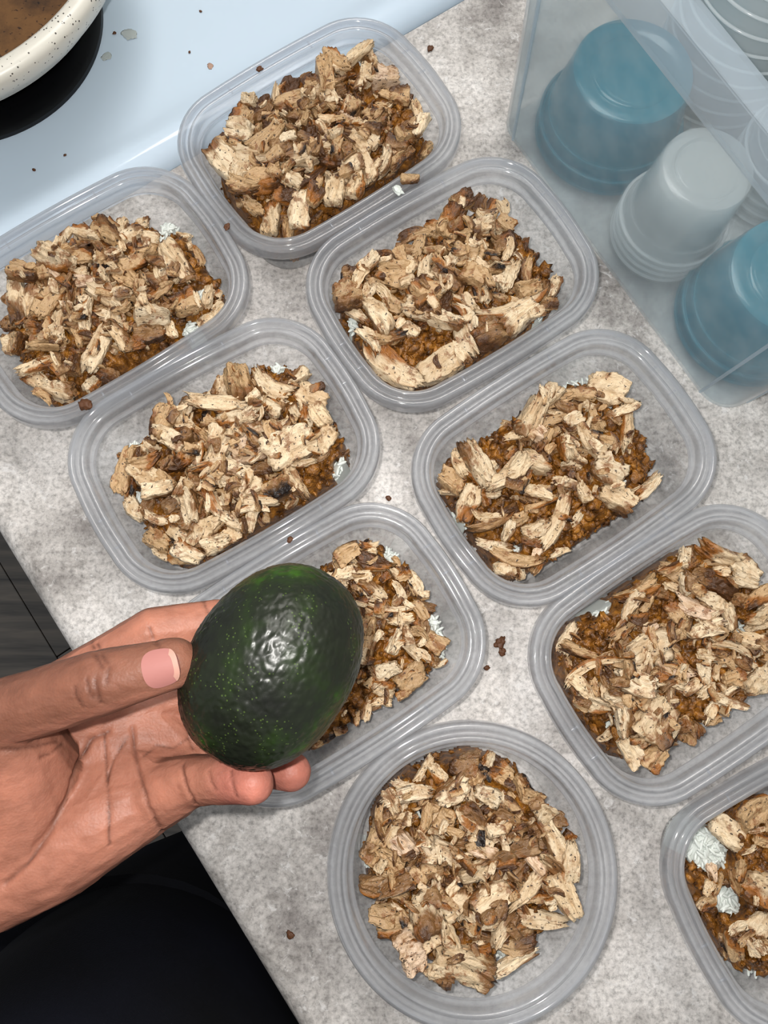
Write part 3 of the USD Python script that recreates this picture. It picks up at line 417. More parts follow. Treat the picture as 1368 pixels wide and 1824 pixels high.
for ci, (name, (H0, ptxt, rtxt, mtxt)) in enumerate(FOOD.items()):
    rng = np.random.default_rng(100 + ci)
    px, py, th = POSES[name]
    pieces = [(float(a), float(b), float(c), float(d), float(e), t) for a, b, c, d, e, t in (r.split() for r in ptxt.split(','))]
    spots = lambda txt: np.array([[float(v) for v in r.split()] for r in txt.split(',')]) / 1000
    rice, meat = spots(rtxt), spots(mtxt)
    ctr = np.array([p[:2] for p in pieces]) / 1000
    pts = np.vstack([ctr] + [np.c_[m[0] + m[2] * np.cos(t), m[1] + m[2] * np.sin(t)] for m in meat for t in (np.linspace(0, 6.28, 9)[:8],)])
    hull = pts[ConvexHull(pts).vertices]
    gx = np.arange(-.075, .0751, CELL); G = np.stack(np.meshgrid(gx, gx, indexing='ij'), -1); n = len(gx); flat = G.reshape(-1, 2)
    dist = np.minimum(hull_dist(hull, flat) + .003, inside_dist(name, flat, np.full(len(flat), .012)) )
    edge_n = .007 * (fbm(np.c_[flat * 160, np.full(len(flat), ci * 5.)], 3) - .5)
    dist = np.minimum(dist + edge_n, inside_dist(name, flat, np.full(len(flat), .010)))
    dome = np.sqrt(np.clip(1 - (1 - np.clip(dist / .015, 0, 1)) ** 2, 0, 1))
    nz = fbm(np.c_[flat * 45, np.full(len(flat), ci * 9.)], 3) - .5
    dome_r = np.sqrt(np.clip(1 - (1 - np.clip((dist - .005) / .024, 0, 1)) ** 2, 0, 1))
    rb_h = np.where(dist > .005, .003 + (H0 - .019) * dome_r + .006 * nz * dome_r, 0)
    lumps = rng.uniform(-.075, .075, (1500, 2)); dl, _ = cKDTree(lumps).query(flat)
    lump2 = rng.uniform(-.075, .075, (9000, 2)); dl2, _ = cKDTree(lump2).query(flat)
    mh = .004 + (H0 - .0085) * dome + .008 * nz * dome + .0030 * np.clip(1 - (dl / .0036) ** 2, 0, 1) * (.4 + 1.2 * noise(np.c_[flat * 260, np.full(len(flat), 3.)])) + .0011 * np.clip(1 - (dl2 / .0013) ** 2, 0, 1) + .004 * (fbm(np.c_[flat * 300, np.full(len(flat), ci * 2.)], 3) - .5)
    for x, y, r in rice:
        dr = np.linalg.norm(flat - [x, y], axis=1); w = 1 - sstep(dr, r * .8, r * 1.25)
        ind = inside_dist(name, flat, np.full(len(flat), .01)); rb_h = np.where((dr < r * 1.4) & (ind > 0), np.maximum(rb_h, sstep(ind, .0, .004) * (H0 - .010) * (1 - .2 * sstep(dr, r * .5, r * 1.3)) * (1 - sstep(dr, r * 1.05, r * 1.4)) + .002), rb_h)
        mh = mh - w * .016
    mh = np.where(dist > .0005, mh, 0)
    def field(h, keep):
        keep = keep.reshape(n, n); idx = np.full((n, n), -1); idx[keep] = np.arange(keep.sum())
        v = np.c_[flat, h][keep.ravel()]
        a, b, c, e = idx[:-1, :-1], idx[1:, :-1], idx[1:, 1:], idx[:-1, 1:]
        ok = (a >= 0) & (b >= 0) & (c >= 0) & (e >= 0)
        f = np.vstack([np.stack([a, b, c], -1)[ok], np.stack([a, c, e], -1)[ok]])
        ed = np.sort(np.vstack([f[:, [0, 1]], f[:, [1, 2]], f[:, [2, 0]]]), 1); u, cnt = np.unique(ed, axis=0, return_counts=True)
        rim_v = np.unique(u[cnt == 1]); v[rim_v, 2] = .0016
        return trimesh.Trimesh(v, f, process=False)
    place = lambda m: trimesh.Trimesh(np.asarray(m.vertices) @ rot(math.radians(th), 0, 0).T + [px, py, 0], m.faces, process=False)
    if (rb_h > .002).any():
        rm = [field(rb_h, rb_h > .0015)]
        ico = trimesh.creation.uv_sphere(1.0, count=[5, 6]); ico = trimesh.Trimesh(ico.vertices @ rot(0, 0, math.pi / 2).T, ico.faces)
        for x, y, r in rice:
            for _ in range(int(20 + 3.14 * r * r / 4.2e-6)):
                a, q = rng.uniform(0, 6.28), r * 1.2 * math.sqrt(rng.random())
                gxy = np.array([[x + q * math.cos(a), y + q * math.sin(a)]])
                if inside_dist(name, gxy, np.array([.012]))[0] < .003: continue
                i, j = ((gxy[0] + .075) / CELL).round().astype(int)
                if not (0 <= i < n and 0 <= j < n): continue
                g = ico.vertices * [.0029, .00098, .00090] * rng.uniform(.85, 1.15)
                rm.append((g @ rot(rng.uniform(0, 6.28), 0, rng.uniform(-.35, .35)).T + [*gxy[0], max(rb_h[i * n + j], .002) + rng.uniform(-.0002, .0016)], ico.faces))
        tag(obj('steamed_rice', place(join(rm)), RICE, smooth=True), 'white steamed rice showing under the chicken in the ' + WHERE[name], 'rice', 'rice in the containers', 'stuff')
    crumbs = [field(mh, mh > .002)]; ico2 = trimesh.creation.icosphere(1)
    cand = np.nonzero((mh > .004) & (mh > rb_h - .002))[0]; wgt = np.where(dist[cand] < .010, 3.0, 1.0)
    for x, y, r in meat: wgt += 2.5 * (np.linalg.norm(flat[cand] - [x, y], axis=1) < r)
    for k in rng.choice(cand, 360, p=wgt / wgt.sum()):
        q = ico2.vertices * (1 + 1.5 * (noise(ico2.vertices * 2.3 + rng.uniform(0, 50)) - .5))[:, None] * (.0006 + .0028 * rng.random() ** 2.2) * rng.uniform(.55, 1.5, 3)
        q = q + [*(flat[k] + rng.uniform(-.0005, .0005, 2)), mh[k] + rng.uniform(-.0008, .0012)]
        if inside_dist(name, q[:, :2], q[:, 2]).min() > .0002: crumbs.append((q, ico2.faces))
    tag(obj('ground_meat', place(join(crumbs)), MEAT, smooth=True), 'reddish-brown spiced ground meat under the chicken in the ' + WHERE[name], 'ground meat', 'ground meat in the containers', 'stuff')
    hmap = np.maximum(rb_h, mh).reshape(n, n)
    jobs = []
    for _ in range(BITS[name]):
        for _try in range(20):
            c = hull.mean(0) + rng.normal(size=2) * [.030, .022]
            if hull_dist(hull, c[None])[0] < .001 or any(np.hypot(*(c - s[:2])) < s[2] * 1.1 for s in np.vstack([rice, meat])): continue
            break
        else: continue
        L = rng.uniform(.004, .011)
        jobs.append((c[0], c[1], L, L * rng.uniform(.22, .7), rng.uniform(0, 180), 'pppttbbbkk'[rng.integers(10)], False))
    cut = int(len(jobs) * .72)
    mainj = [(a / 1000, b / 1000, c / 1000, d / 1000, e, t, True) for a, b, c, d, e, t in pieces]
    mainj.sort(key=lambda j: (j[5] in 'pnt') + rng.uniform(0, 1.1))
    for x, y, L, W, ang, tone, main in jobs[:cut] + mainj + jobs[cut:]:
        T = np.clip(W * rng.uniform(.5, .85), .0025, .011)
        P, Fc, col, lc = chicken(rng, L * .98, W * .92, T, tone, (BIG if L * W > 1.2e-4 else MID) if main else SMALL)
        P = P @ rot(math.radians(ang), rng.normal() * .22, rng.normal() * .10 - .0).T
        P[:, :2] += [x, y]
        def settle(P):
            ij = np.clip(((P[:, :2] + .075) / CELL).round().astype(int), 0, n - 1)
            gap = hmap[ij[:, 0], ij[:, 1]] - P[:, 2]
            zz = np.percentile(gap, 84) - .0008
            return ij, min(zz, H0 + .010 - np.percentile(P[:, 2], 60)) if main else zz
        for _ in range(3):
            ij, zz = settle(P)
            dv = inside_dist(name, P[:, :2], P[:, 2] + zz); w = dv.argmin()
            if dv[w] > -.0002: break
            g = -P[w, :2] / np.linalg.norm(P[w, :2])
            if name != 'C9':
                q = np.abs(P[w, :2]) - [HX - RC, HY - RC]
                g = -np.sign(P[w, :2]) * (q.clip(0) / (np.linalg.norm(q.clip(0)) + 1e-9) if (q > 0).any() else [1, 0])
            P[:, :2] += g * (-dv[w] + .0003)
        ij, zz = settle(P)
        P[:, 2] += zz
        np.maximum.at(hmap, (ij[:, 0], ij[:, 1]), P[:, 2] - .0006)
        P = P @ rot(math.radians(th), 0, 0).T + [px, py, 0]
        made.append(dict(c=name, area=L * W * (.3 if (name == 'C6' and x < -.005 and y > -.03) or (name == 'C8' and P[:, 0].mean() > .245) else 1), P=P, F=Fc, col=col, lc=lc, main=main, tone=tone, L=L, W=W, x=x, H=hull))
order = sorted((i for i, m in enumerate(made) if m['main']), key=lambda i: -made[i]['area'])
single = set(order[:298])
sets = {}
for i in sorted(single):
    m = made[i]
    shape = 'strip' if m['L'] / m['W'] > 2.0 else 'slab' if m['L'] * m['W'] > 2.4e-4 else 'chunk'
    c = m['P'].mean(0)[:2]; cc = np.mean([made[k]['P'].mean(0)[:2] for k in single if made[k]['c'] == m['c']], axis=0)
    dx, dy = c - cc
    spot = ('upper ' if dy > 0 else 'lower ') + ('left' if dx < -.018 else 'right' if dx > .018 else 'middle')
    m['parts'] = (TONES[m['tone']], shape, spot, WHERE[m['c']])
    sets.setdefault(m['parts'], []).append(i)
for ps, ids in sets.items():
    ids.sort(key=lambda i: -made[i]['area'])
    for k, i in enumerate(ids):
        m = made[i]
        size = '' if len(ids) == 1 else ('larger ', 'smaller ')[k] if len(ids) == 2 else 'largest ' if k == 0 else 'smallest ' if k == len(ids) - 1 else ['second', 'third', 'fourth', 'fifth', 'sixth', 'seventh', 'eighth', 'ninth'][min(k, 8) - 1] + ' largest '
        c0 = m['P'].mean(0) * [1, 1, 0] + [0, 0, m['P'][:, 2].min()]
        p = obj('chicken_piece', (m['P'] - c0, m['F']), CHICKEN, smooth=True, tint=m['col'], lc=m['lc'])
        UsdGeom.Xformable(p).AddTranslateOp().Set(Gf.Vec3d(*map(float, c0)))
        tag(p, '%s%s chicken %s, %s of the %s' % (size, *ps), 'chicken', 'chopped chicken in the ' + WHERE[m['c']])
for name in FOOD:
    ms = [m for i, m in enumerate(made) if i not in single and m['c'] == name]
    off = np.cumsum([0] + [len(m['P']) for m in ms])[:-1]
    tag(obj('chicken_shreds', (np.vstack([m['P'] for m in ms]), np.vstack([m['F'] + o for m, o in zip(ms, off)])), CHICKEN, smooth=False, tint=np.vstack([m['col'] for m in ms]), lc=np.vstack([m['lc'] for m in ms])),
        'small shreds and bits of grilled chicken in the ' + WHERE[name], 'chicken', 'chicken shreds in the containers', 'stuff')

# ------------------------------------------------------------------ storage bin and the cups in it
U, NI = np.array([.535, -.845]), np.array([.845, .535])
BW, BD, BH = .262, .32, .186
bc = U * -.1335 + NI * (.274 + BD / 2)
brz = math.degrees(math.atan2(U[1], U[0]))
bn = thing('storage_bin', 'large frosted clear plastic storage bin holding stacked cups', 'storage bin', (*bc, .0002), brz)
def bring(off, z, r): return np.c_[round_rect(BW / 2 + off, BD / 2 + off, r, 8, 3), np.full(4 * 11, z)]
outer = [(-.006, .0, .016), (-.002, .0015, .019), (0, .006, .020), (.0035, .08, .021), (.0078, .155, .022), (.0080, .1585, .022)]
inner = [(o - .0018, max(z, .0022), r - .0018) for o, z, r in outer]
obj('bin_body', loft([bring(-.10, 0, .005)] + [bring(*p) for p in outer] + [bring(*p) for p in inner[::-1]] + [bring(-.10, .0022, .005)], cap0=True, cap1=True), BIN, bn.GetPath(), smooth=50)
rimp = [(.0080, .1585, .022), (.0105, .1600, .0235), (.0112, .1625, .024), (.0115, .183, .025), (.0120, .1860, .025), (.0135, .1868, .026), (.0135, .1882, .026), (.0000, .1888, .018), (-.0022, .1880, .017), (-.0022, .1850, .017), (.0085, .1838, .022), (.0090, .164, .022), (.0062, .1585, .020)]
for sx in (-1, 1):
    for sy in (-1, 1):
        for q0, q1 in (((BW / 2 - .022, BD / 2), (BW / 2 - .016, BD / 2 + .0076)), ((BW / 2, BD / 2 - .022), (BW / 2 + .0076, BD / 2 - .016))):
            hm = manifold3d.Manifold.batch_hull([manifold3d.Manifold.sphere(.0011, 10).translate([sx * p_[0], sy * p_[1], z_]) for p_, z_ in ((q0, .006), (q1, .156))]).to_mesh()
            obj('corner_rib', (hm.vert_properties[:, :3], hm.tri_verts), BINRIM, bn.GetPath(), smooth=True)
obj('bin_rim', loft([bring(*p) for p in rimp], close=True), BINRIM, bn.GetPath(), smooth=40)
def cup_mesh(rt, rbase, h):
    pr = [(rt + .0026, .0030), (rt + .0032, .0018), (rt + .0030, .0004), (rt + .0018, 0), (rt + .0004, .0008), (rt, .004), (rt - .0006, .010), (rt - .0016, .0105), (rbase + .0022, h - .005), (rbase + .0010, h - .0012), (rbase - .002, h), (rbase - .006, h - .0003), (rbase * .72, h - .0022), (rbase * .66, h - .0010), (rbase * .3, h - .0012), (.0008, h - .0012)]
    return loft(disc_profile(pr, 72), cap1=True)
def cup_stack(tmplname, label, cat, mesh, mt, x, y, n, pitch, tilt=0, root=None, grp=None, lab=None, z=.0026):
    for k in range(n):
        lb = lab(k)
        if root is None:
            root = thing(tmplname, lb, cat, (x, y, z + k * pitch), 0, grp); obj('cup_shell', mesh, mt, root.GetPath(), smooth=40); rmax = float(np.abs(mesh.vertices[:, 0]).max()) - .0006; pt_ = np.linspace(0, 2 * np.pi, 8, endpoint=False); obj('cup_rim', loft(disc_profile([(rmax + .0011 * np.cos(q), .0016 + .0011 * np.sin(q)) for q in pt_], 72), close=True), CUPRIM if mt is CUP else mt, root.GetPath(), smooth=True)
        else: copy_of(root, lb, (x, y, z + k * pitch), 0, grp)
    return root
ordn = ['lowest', 'second', 'third', 'fourth', 'fifth', 'sixth', 'seventh', 'eighth', 'ninth', 'tenth']
clear = cup_stack('plastic_cup', None, 'cup', cup_mesh(.0330, .0265, .052), CUP, .203, .2825, 4, .0065, grp='clear cups in the middle of the bin', lab=lambda k: 'clear upturned cup in the middle stack of the bin, %s from the bottom' % ordn[k])
cup_stack('deli_tub', None, 'tub', cup_mesh(.0455, .0375, .060), CUP, .2528, .4122, 10, .0125, grp='clear tubs at the top right of the bin', lab=lambda k: 'clear upturned tub in the top right stack of the bin, %s from the bottom' % ordn[k])
cup_stack('plastic_cup', None, 'cup', None, CUP, .282, .322, 5, .009, root=clear, grp='clear cups at the right of the bin', lab=lambda k: 'clear upturned cup in the right stack of the bin, %s from the bottom' % ordn[k])
blue = cup_stack('blue_bowl', None, 'bowl', cup_mesh(.0465, .037, .046), CUPBLUE, .1683, .3605, 2, .012, grp='blue bowls at the top of the bin', lab=lambda k: 'blue upturned bowl near the top corner of the bin, %s of its stack' % ('bottom' if k == 0 else 'top'))
cup_stack('blue_bowl', None, 'bowl', None, CUPBLUE, .2563, .2215, 2, .012, root=blue, grp='blue bowls at the bottom of the bin', lab=lambda k: 'blue upturned bowl near the lower corner of the bin, %s of its stack' % ('bottom' if k == 0 else 'top'))

# ------------------------------------------------------------------ the person: hand, arm, clothes
J = dict(wr_r=(-0.1762,-0.0400,0.1474,0.0210),wr_u=(-0.1773,-0.0887,0.1362,0.0200),hyp1=(-0.1522,-0.0878,0.1390,0.0225),hyp2=(-0.1299,-0.0785,0.1402,0.0215),hyp3=(-0.1112,-0.0685,0.1405,0.0190),pk0=(-0.0912,-0.0590,0.1387,0.0152),pk1=(-0.0700,-0.0501,0.1511,0.0102),pk2=(-0.0533,-0.0474,0.1631,0.0094),pk3=(-0.0430,-0.0482,0.1714,0.0079),rg0=(-0.1017,-0.0464,0.1327,0.0133),rg1=(-0.0692,-0.0444,0.1247,0.0100),rg2=(-0.0458,-0.0466,0.1340,0.0092),rg3=(-0.0309,-0.0476,0.1463,0.0081),md0=(-0.1179,-0.0320,0.1320,0.0135),md1=(-0.0852,-0.0184,0.1261,0.0102),md2=(-0.0620,-0.0174,0.1248,0.0094),md3=(-0.0426,-0.0185,0.1302,0.0083),ix0=(-0.1368,-0.0214,0.1417,0.0138),ix1=(-0.0900,0.0087,0.1474,0.0106),ix2=(-0.0642,0.0136,0.1408,0.0096),ix3=(-0.0460,0.0086,0.1372,0.0084),then=(-0.1417,-0.0564,0.1482,0.0250),thn2=(-0.1347,-0.0479,0.1479,0.0200),th0=(-0.1693,-0.0487,0.1480,0.0200),th1=(-0.1347,-0.0216,0.1804,0.0128),th2=(-0.0939,-0.0098,0.1947,0.0116),th3=(-0.0680,-0.0033,0.1966,0.0090),avo=(-0.0349,-0.0038,0.1820,0.0300),web=(-0.1293,-0.0375,0.1439,0.0100))
J |= dict(wrc=(-.1790, -.0640, .1400, .0150), fa1=(-.2500, -.0990, .1330, .034), elb=(-.4000, -.1750, .1150, .042), sho=(-.2750, -.2300, .4100, .055))
def bone(*ks, s=1.0):
    return manifold3d.Manifold.batch_hull([manifold3d.Manifold.sphere(J[k][3] * s, 20).translate(list(J[k][:3])) for k in ks])
bones = [('elb', 'sho'), ('fa1', 'elb'), ('fa1', 'wr_r', 'wr_u'), ('wr_r', 'wr_u', 'hyp1', 'wrc'), ('wr_r', 'th0', 'ix0'), ('wrc', 'ix0', 'md0', 'wr_r'), ('wrc', 'md0', 'rg0'), ('wrc', 'rg0', 'pk0', 'hyp2'), ('hyp1', 'hyp2', 'wrc'), ('hyp2', 'hyp3', 'rg0'), ('hyp3', 'pk0'),
         ('wr_r', 'th0', 'then', 'hyp1'), ('th0', 'then', 'th1'), ('then', 'thn2', 'th1'), ('web', 'th1w', 'ix0w'), ('web', 'thn2', 'ix0w')]
def mid(a, c, t, r): return (*(np.array(J[a][:3]) * (1 - t) + np.array(J[c][:3]) * t), r)
J['wpr'] = mid('rg0', 'rg1', .8, .0102); J['wpp'] = mid('pk0', 'pk1', .42, .0115); J['wrm'] = mid('md0', 'md1', .62, .0105)
bones += [('rg0', 'pk0', 'wpr', 'wpp'), ('md0', 'rg0', 'wrm', 'wpr'), ('ix0', 'md0', 'wrm')]
J['th1w'] = (*J['th1'][:3], .009); J['ix0w'] = (*J['ix0'][:3], .010)
for f in ('pk', 'rg', 'md', 'ix', 'th'):
    ks = [f + str(i) for i in range(4)]
    bones += [(a, b) for a, b in zip(ks[:-1], ks[1:]) if (a, b) != ('th0', 'th1') or True]
body_m = manifold3d.Manifold.batch_boolean([bone(*b) for b in bones], manifold3d.OpType.Add)
body_m = body_m.refine_to_length(.0021).to_mesh()
body = trimesh.Trimesh(body_m.vert_properties[:, :3].astype(float), body_m.tri_verts, process=False); body.merge_vertices()
trimesh.smoothing.filter_taubin(body, lamb=.5, nu=.51, iterations=26)
fsel = np.nonzero(body.vertices[body.faces][:, :, 0].mean(1) > -.20)[0]
sv_, sf_ = trimesh.remesh.subdivide(body.vertices, body.faces, face_index=fsel)
body = trimesh.Trimesh(sv_, sf_, process=False); body.merge_vertices()
V = np.array(body.vertices); N = np.array(body.vertex_normals)
CREASES = [(0.0009,0.0007,[(-0.0921,-0.0087,0.2062),(-0.0917,-0.0105,0.2061),(-0.0913,-0.0123,0.2057),(-0.0909,-0.0144,0.2048),(-0.0906,-0.0165,0.2034)]),
(0.0008,0.0005,[(-0.0952,-0.0083,0.2060),(-0.0944,-0.0103,0.2061),(-0.0939,-0.0123,0.2058),(-0.0934,-0.0134,0.2055),(-0.0931,-0.0146,0.2049)]),
(0.0008,0.0004,[(-0.0992,-0.0110,0.2051),(-0.0989,-0.0128,0.2049),(-0.0986,-0.0146,0.2044),(-0.0977,-0.0162,0.2037),(-0.0968,-0.0178,0.2029)]),
(0.0007,0.0005,[(-0.0877,-0.0043,0.2052),(-0.0878,-0.0056,0.2057),(-0.0880,-0.0070,0.2060),(-0.0881,-0.0083,0.2061),(-0.0883,-0.0096,0.2060)]),
(0.0009,0.0006,[(-0.1142,0.0053,0.1504),(-0.1117,0.0025,0.1548),(-0.0944,-0.0002,0.2008),(-0.0921,-0.0023,0.2038),(-0.0904,-0.0044,0.2051)]),
(0.0008,0.0005,[(-0.1103,0.0042,0.1544),(-0.1086,0.0020,0.1561),(-0.0917,-0.0002,0.2016),(-0.0904,-0.0015,0.2034),(-0.0893,-0.0029,0.2045)]),
(0.0009,0.0006,[(-0.0886,0.0106,0.1576),(-0.0877,0.0084,0.1575),(-0.0870,0.0062,0.1570),(-0.0734,0.0036,0.2008),(-0.0714,0.0019,0.2034)]),
(0.0008,0.0005,[(-0.0696,0.0218,0.1455),(-0.0682,0.0199,0.1485),(-0.0671,0.0181,0.1498),(-0.0660,0.0163,0.1505),(-0.0651,0.0146,0.1508)]),
(0.0011,0.001,[(-0.0982,-0.0303,0.1414),(-0.0976,-0.0326,0.1419),(-0.0971,-0.0348,0.1423),(-0.0965,-0.0370,0.1429),(-0.0958,-0.0392,0.1440),(-0.0948,-0.0412,0.1460),(-0.0936,-0.0433,0.1479),(-0.0925,-0.0455,0.1493),(-0.0914,-0.0476,0.1509),(-0.0902,-0.0497,0.1527),(-0.0890,-0.0513,0.1544),(-0.0881,-0.0531,0.1553),(-0.0872,-0.0549,0.1560),(-0.0865,-0.0569,0.1561),(-0.0859,-0.0588,0.1558),(-0.0849,-0.0608,0.1553),(-0.0841,-0.0628,0.1544),(-0.0835,-0.0650,0.1526),(-0.0829,-0.0678,0.1492),(-0.0835,-0.0716,0.1413)]),
(0.0008,0.0006,[(-0.1086,-0.0327,0.1443),(-0.1081,-0.0350,0.1448),(-0.1077,-0.0373,0.1452),(-0.1073,-0.0397,0.1455),(-0.1069,-0.0419,0.1459),(-0.1062,-0.0442,0.1468),(-0.1055,-0.0461,0.1483),(-0.1048,-0.0480,0.1494),(-0.1041,-0.0499,0.1506),(-0.1035,-0.0518,0.1516),(-0.1027,-0.0536,0.1531),(-0.1020,-0.0554,0.1544),(-0.1015,-0.0573,0.1553),(-0.1011,-0.0592,0.1560),(-0.1008,-0.0611,0.1563),(-0.1005,-0.0631,0.1566),(-0.1003,-0.0650,0.1570),(-0.1001,-0.0670,0.1569),(-0.1001,-0.0691,0.1565),(-0.1000,-0.0711,0.1561),(-0.1001,-0.0733,0.1553)]),
(0.0013,0.0012,[(-0.1072,-0.0315,0.1436),(-0.1089,-0.0323,0.1442),(-0.1107,-0.0331,0.1447),(-0.1124,-0.0339,0.1452),(-0.1142,-0.0347,0.1455),(-0.1149,-0.0368,0.1458),(-0.1156,-0.0389,0.1462),(-0.1161,-0.0409,0.1472),(-0.1158,-0.0426,0.1502),(-0.1158,-0.0443,0.1526),(-0.1158,-0.0462,0.1538),(-0.1160,-0.0481,0.1546),(-0.1164,-0.0501,0.1549),(-0.1168,-0.0521,0.1551),(-0.1173,-0.0541,0.1552),(-0.1178,-0.0559,0.1558),(-0.1184,-0.0576,0.1565),(-0.1190,-0.0593,0.1572),(-0.1195,-0.0610,0.1580),(-0.1201,-0.0628,0.1586),(-0.1208,-0.0645,0.1591),(-0.1215,-0.0663,0.1593),(-0.1224,-0.0678,0.1595),(-0.1233,-0.0693,0.1600),(-0.1242,-0.0708,0.1602),(-0.1251,-0.0723,0.1605),(-0.1260,-0.0738,0.1608),(-0.1269,-0.0753,0.1611),(-0.1279,-0.0768,0.1613),(-0.1288,-0.0783,0.1614),(-0.1303,-0.0796,0.1615),(-0.1319,-0.0810,0.1614),(-0.1334,-0.0823,0.1613),(-0.1350,-0.0837,0.1611),(-0.1366,-0.0850,0.1610)]),
(0.0009,0.0006,[(-0.1127,-0.0337,0.1452),(-0.1137,-0.0355,0.1455),(-0.1147,-0.0373,0.1459),(-0.1157,-0.0391,0.1462),(-0.1163,-0.0408,0.1475),(-0.1159,-0.0423,0.1506),(-0.1158,-0.0439,0.1526),(-0.1159,-0.0455,0.1543),(-0.1161,-0.0472,0.1555),(-0.1166,-0.0489,0.1560)]),
(0.0008,0.0005,[(-0.0996,-0.0340,0.1427),(-0.1004,-0.0357,0.1433),(-0.1012,-0.0373,0.1440),(-0.1020,-0.0389,0.1446),(-0.1028,-0.0406,0.1452),(-0.1036,-0.0422,0.1459),(-0.1038,-0.0442,0.1470),(-0.1040,-0.0461,0.1482),(-0.1041,-0.0480,0.1494),(-0.1043,-0.0499,0.1506)]),
(0.0009,0.0007,[(-0.1304,-0.0337,0.1868),(-0.1290,-0.0337,0.1860),(-0.1276,-0.0337,0.1851),(-0.1263,-0.0338,0.1841),(-0.1251,-0.0338,0.1826),(-0.1238,-0.0337,0.1805),(-0.1225,-0.0335,0.1783),(-0.1213,-0.0335,0.1756),(-0.1203,-0.0332,0.1730),(-0.1194,-0.0330,0.1699),(-0.1188,-0.0329,0.1659)]),
(0.0009,0.0006,[(-0.1216,-0.0378,0.1742),(-0.1207,-0.0374,0.1721),(-0.1198,-0.0371,0.1701),(-0.1191,-0.0361,0.1684),(-0.1185,-0.0351,0.1661),(-0.1183,-0.0342,0.1630)]),
(0.001,0.001,[(-0.0729,-0.0429,0.1576),(-0.0720,-0.0446,0.1601),(-0.0713,-0.0464,0.1617),(-0.0707,-0.0482,0.1626),(-0.0693,-0.0506,0.1634),(-0.0682,-0.0531,0.1632),(-0.0672,-0.0553,0.1624),(-0.0667,-0.0579,0.1588)]),
(0.0009,0.0006,[(-0.0602,-0.0439,0.1686),(-0.0596,-0.0455,0.1696),(-0.0591,-0.0471,0.1703),(-0.0581,-0.0487,0.1708),(-0.0572,-0.0504,0.1709)]),
(0.0009,0.0006,[(-0.0509,-0.0432,0.1739),(-0.0504,-0.0452,0.1753),(-0.0499,-0.0472,0.1762),(-0.0490,-0.0496,0.1766),(-0.0482,-0.0522,0.1759)]),
(0.0008,0.0004,[(-0.0915,-0.0412,0.1460),(-0.0904,-0.0401,0.1437),(-0.0892,-0.0389,0.1415),(-0.0878,-0.0376,0.1400),(-0.0857,-0.0381,0.1395),(-0.0835,-0.0385,0.1391),(-0.0813,-0.0390,0.1386),(-0.0795,-0.0377,0.1370),(-0.0776,-0.0364,0.1357),(-0.0758,-0.0351,0.1341)]),
(0.0008,0.0006,[(-0.0779,-0.0297,0.1311),(-0.0769,-0.0324,0.1329),(-0.0761,-0.0351,0.1342),(-0.0749,-0.0373,0.1347),(-0.0735,-0.0393,0.1358)])]
def seg_dist(P, poly):
    best = np.full(len(P), 1e9); poly = np.array(poly)
    for a, b in zip(poly[:-1], poly[1:]):
        ab = b - a; t = np.clip(((P - a) @ ab) / (ab @ ab), 0, 1)
        best = np.minimum(best, np.linalg.norm(P - a - t[:, None] * ab, axis=1))
    return best
hand = V[:, 0] > -.30
palmar = sstep(N[:, 2] + .15 * N[:, 0], .0, .62)
cpalm, cback, cpink, ccrease = [np.array(srgb(*c)) for c in ((158, 105, 86), (88, 56, 43), (172, 100, 90), (58, 32, 24))]
col = cback * (1 - palmar[:, None]) + cpalm * palmar[:, None]
def near(k, r0, r1): return 1 - sstep(np.linalg.norm(V - J[k][:3], axis=1), r0, r1)
for k in ('pk3', 'rg3', 'ix3', 'md3'): w = near(k, .008, .022)[:, None] * .5; col = col * (1 - w) + cpink * w
tt = seg_dist(V, [J['th0'][:3], J['th1'][:3], J['th2'][:3], J['th3'][:3]]); w = (1 - sstep(tt, .012, .022))[:, None] * .85 * sstep(N[:, 1] * .6 + N[:, 2], -.2, .5)[:, None]
col = col * (1 - w) + np.array(srgb(106, 69, 54)) * w
D = np.zeros(len(V))
for width, depth, poly in CREASES:
    dd = seg_dist(V, poly); g = np.exp(-(dd / width) ** 2)
    D -= depth * g; w = ((.30 + .45 * noise(V * 260)) * np.exp(-(dd / (width * .62)) ** 2))[:, None]; col = col * (1 - w) + ccrease * w
D += (.0007 * (fbm(V * 110, 4) - .5) + .0006 * (fbm(V * [60, 320, 200] @ CAM_R.T, 2, 4) - .5)) * hand
col = col * (.72 + .56 * fbm(V * 55, 4, 11))[:, None]
V = V + N * D[:, None]
foot = np.array([-.20, -.30, FLOOR_Z])
pr = thing('person', 'person in black clothing holding out an avocado in the left hand', 'person', foot)
obj('body', (V - foot, body.faces), SKIN, pr.GetPath(), smooth=True, tint=col)
# thumbnail: a curved plate lying on the thumb
a, b = np.array(J['th2'][:3]), np.array(J['th3'][:3]); ax = (b - a) / np.linalg.norm(b - a)
up = np.array([0.02, -.10, 1.0]); up -= ax * (up @ ax); up /= np.linalg.norm(up); sd = np.cross(up, ax)
nu, nv = 15, 15; uu, vv = np.meshgrid(np.linspace(-1, 1, nu), np.linspace(-1, 1, nv), indexing='ij')
k = 2.8; rr_ = np.maximum(np.abs(uu), np.abs(vv)) / (np.abs(uu) ** k + np.abs(vv) ** k + 1e-12) ** (1 / k); uu, vv = uu * rr_, vv * rr_
ctrn = b + ax * .0005
def plate(lift):
    rad = .0093 + lift - .0008 * uu
    ang = vv * .72
    droop = .0006 * uu + .0002
    return (ctrn + (uu * .0063 - .0024)[..., None] * ax + (np.sin(ang) * rad)[..., None] * sd + (np.cos(ang) * rad + droop)[..., None] * up).reshape(-1, 3)
pt, pbm = plate(.0005), plate(-.0008); ii = np.arange(nu * nv).reshape(nu, nv)
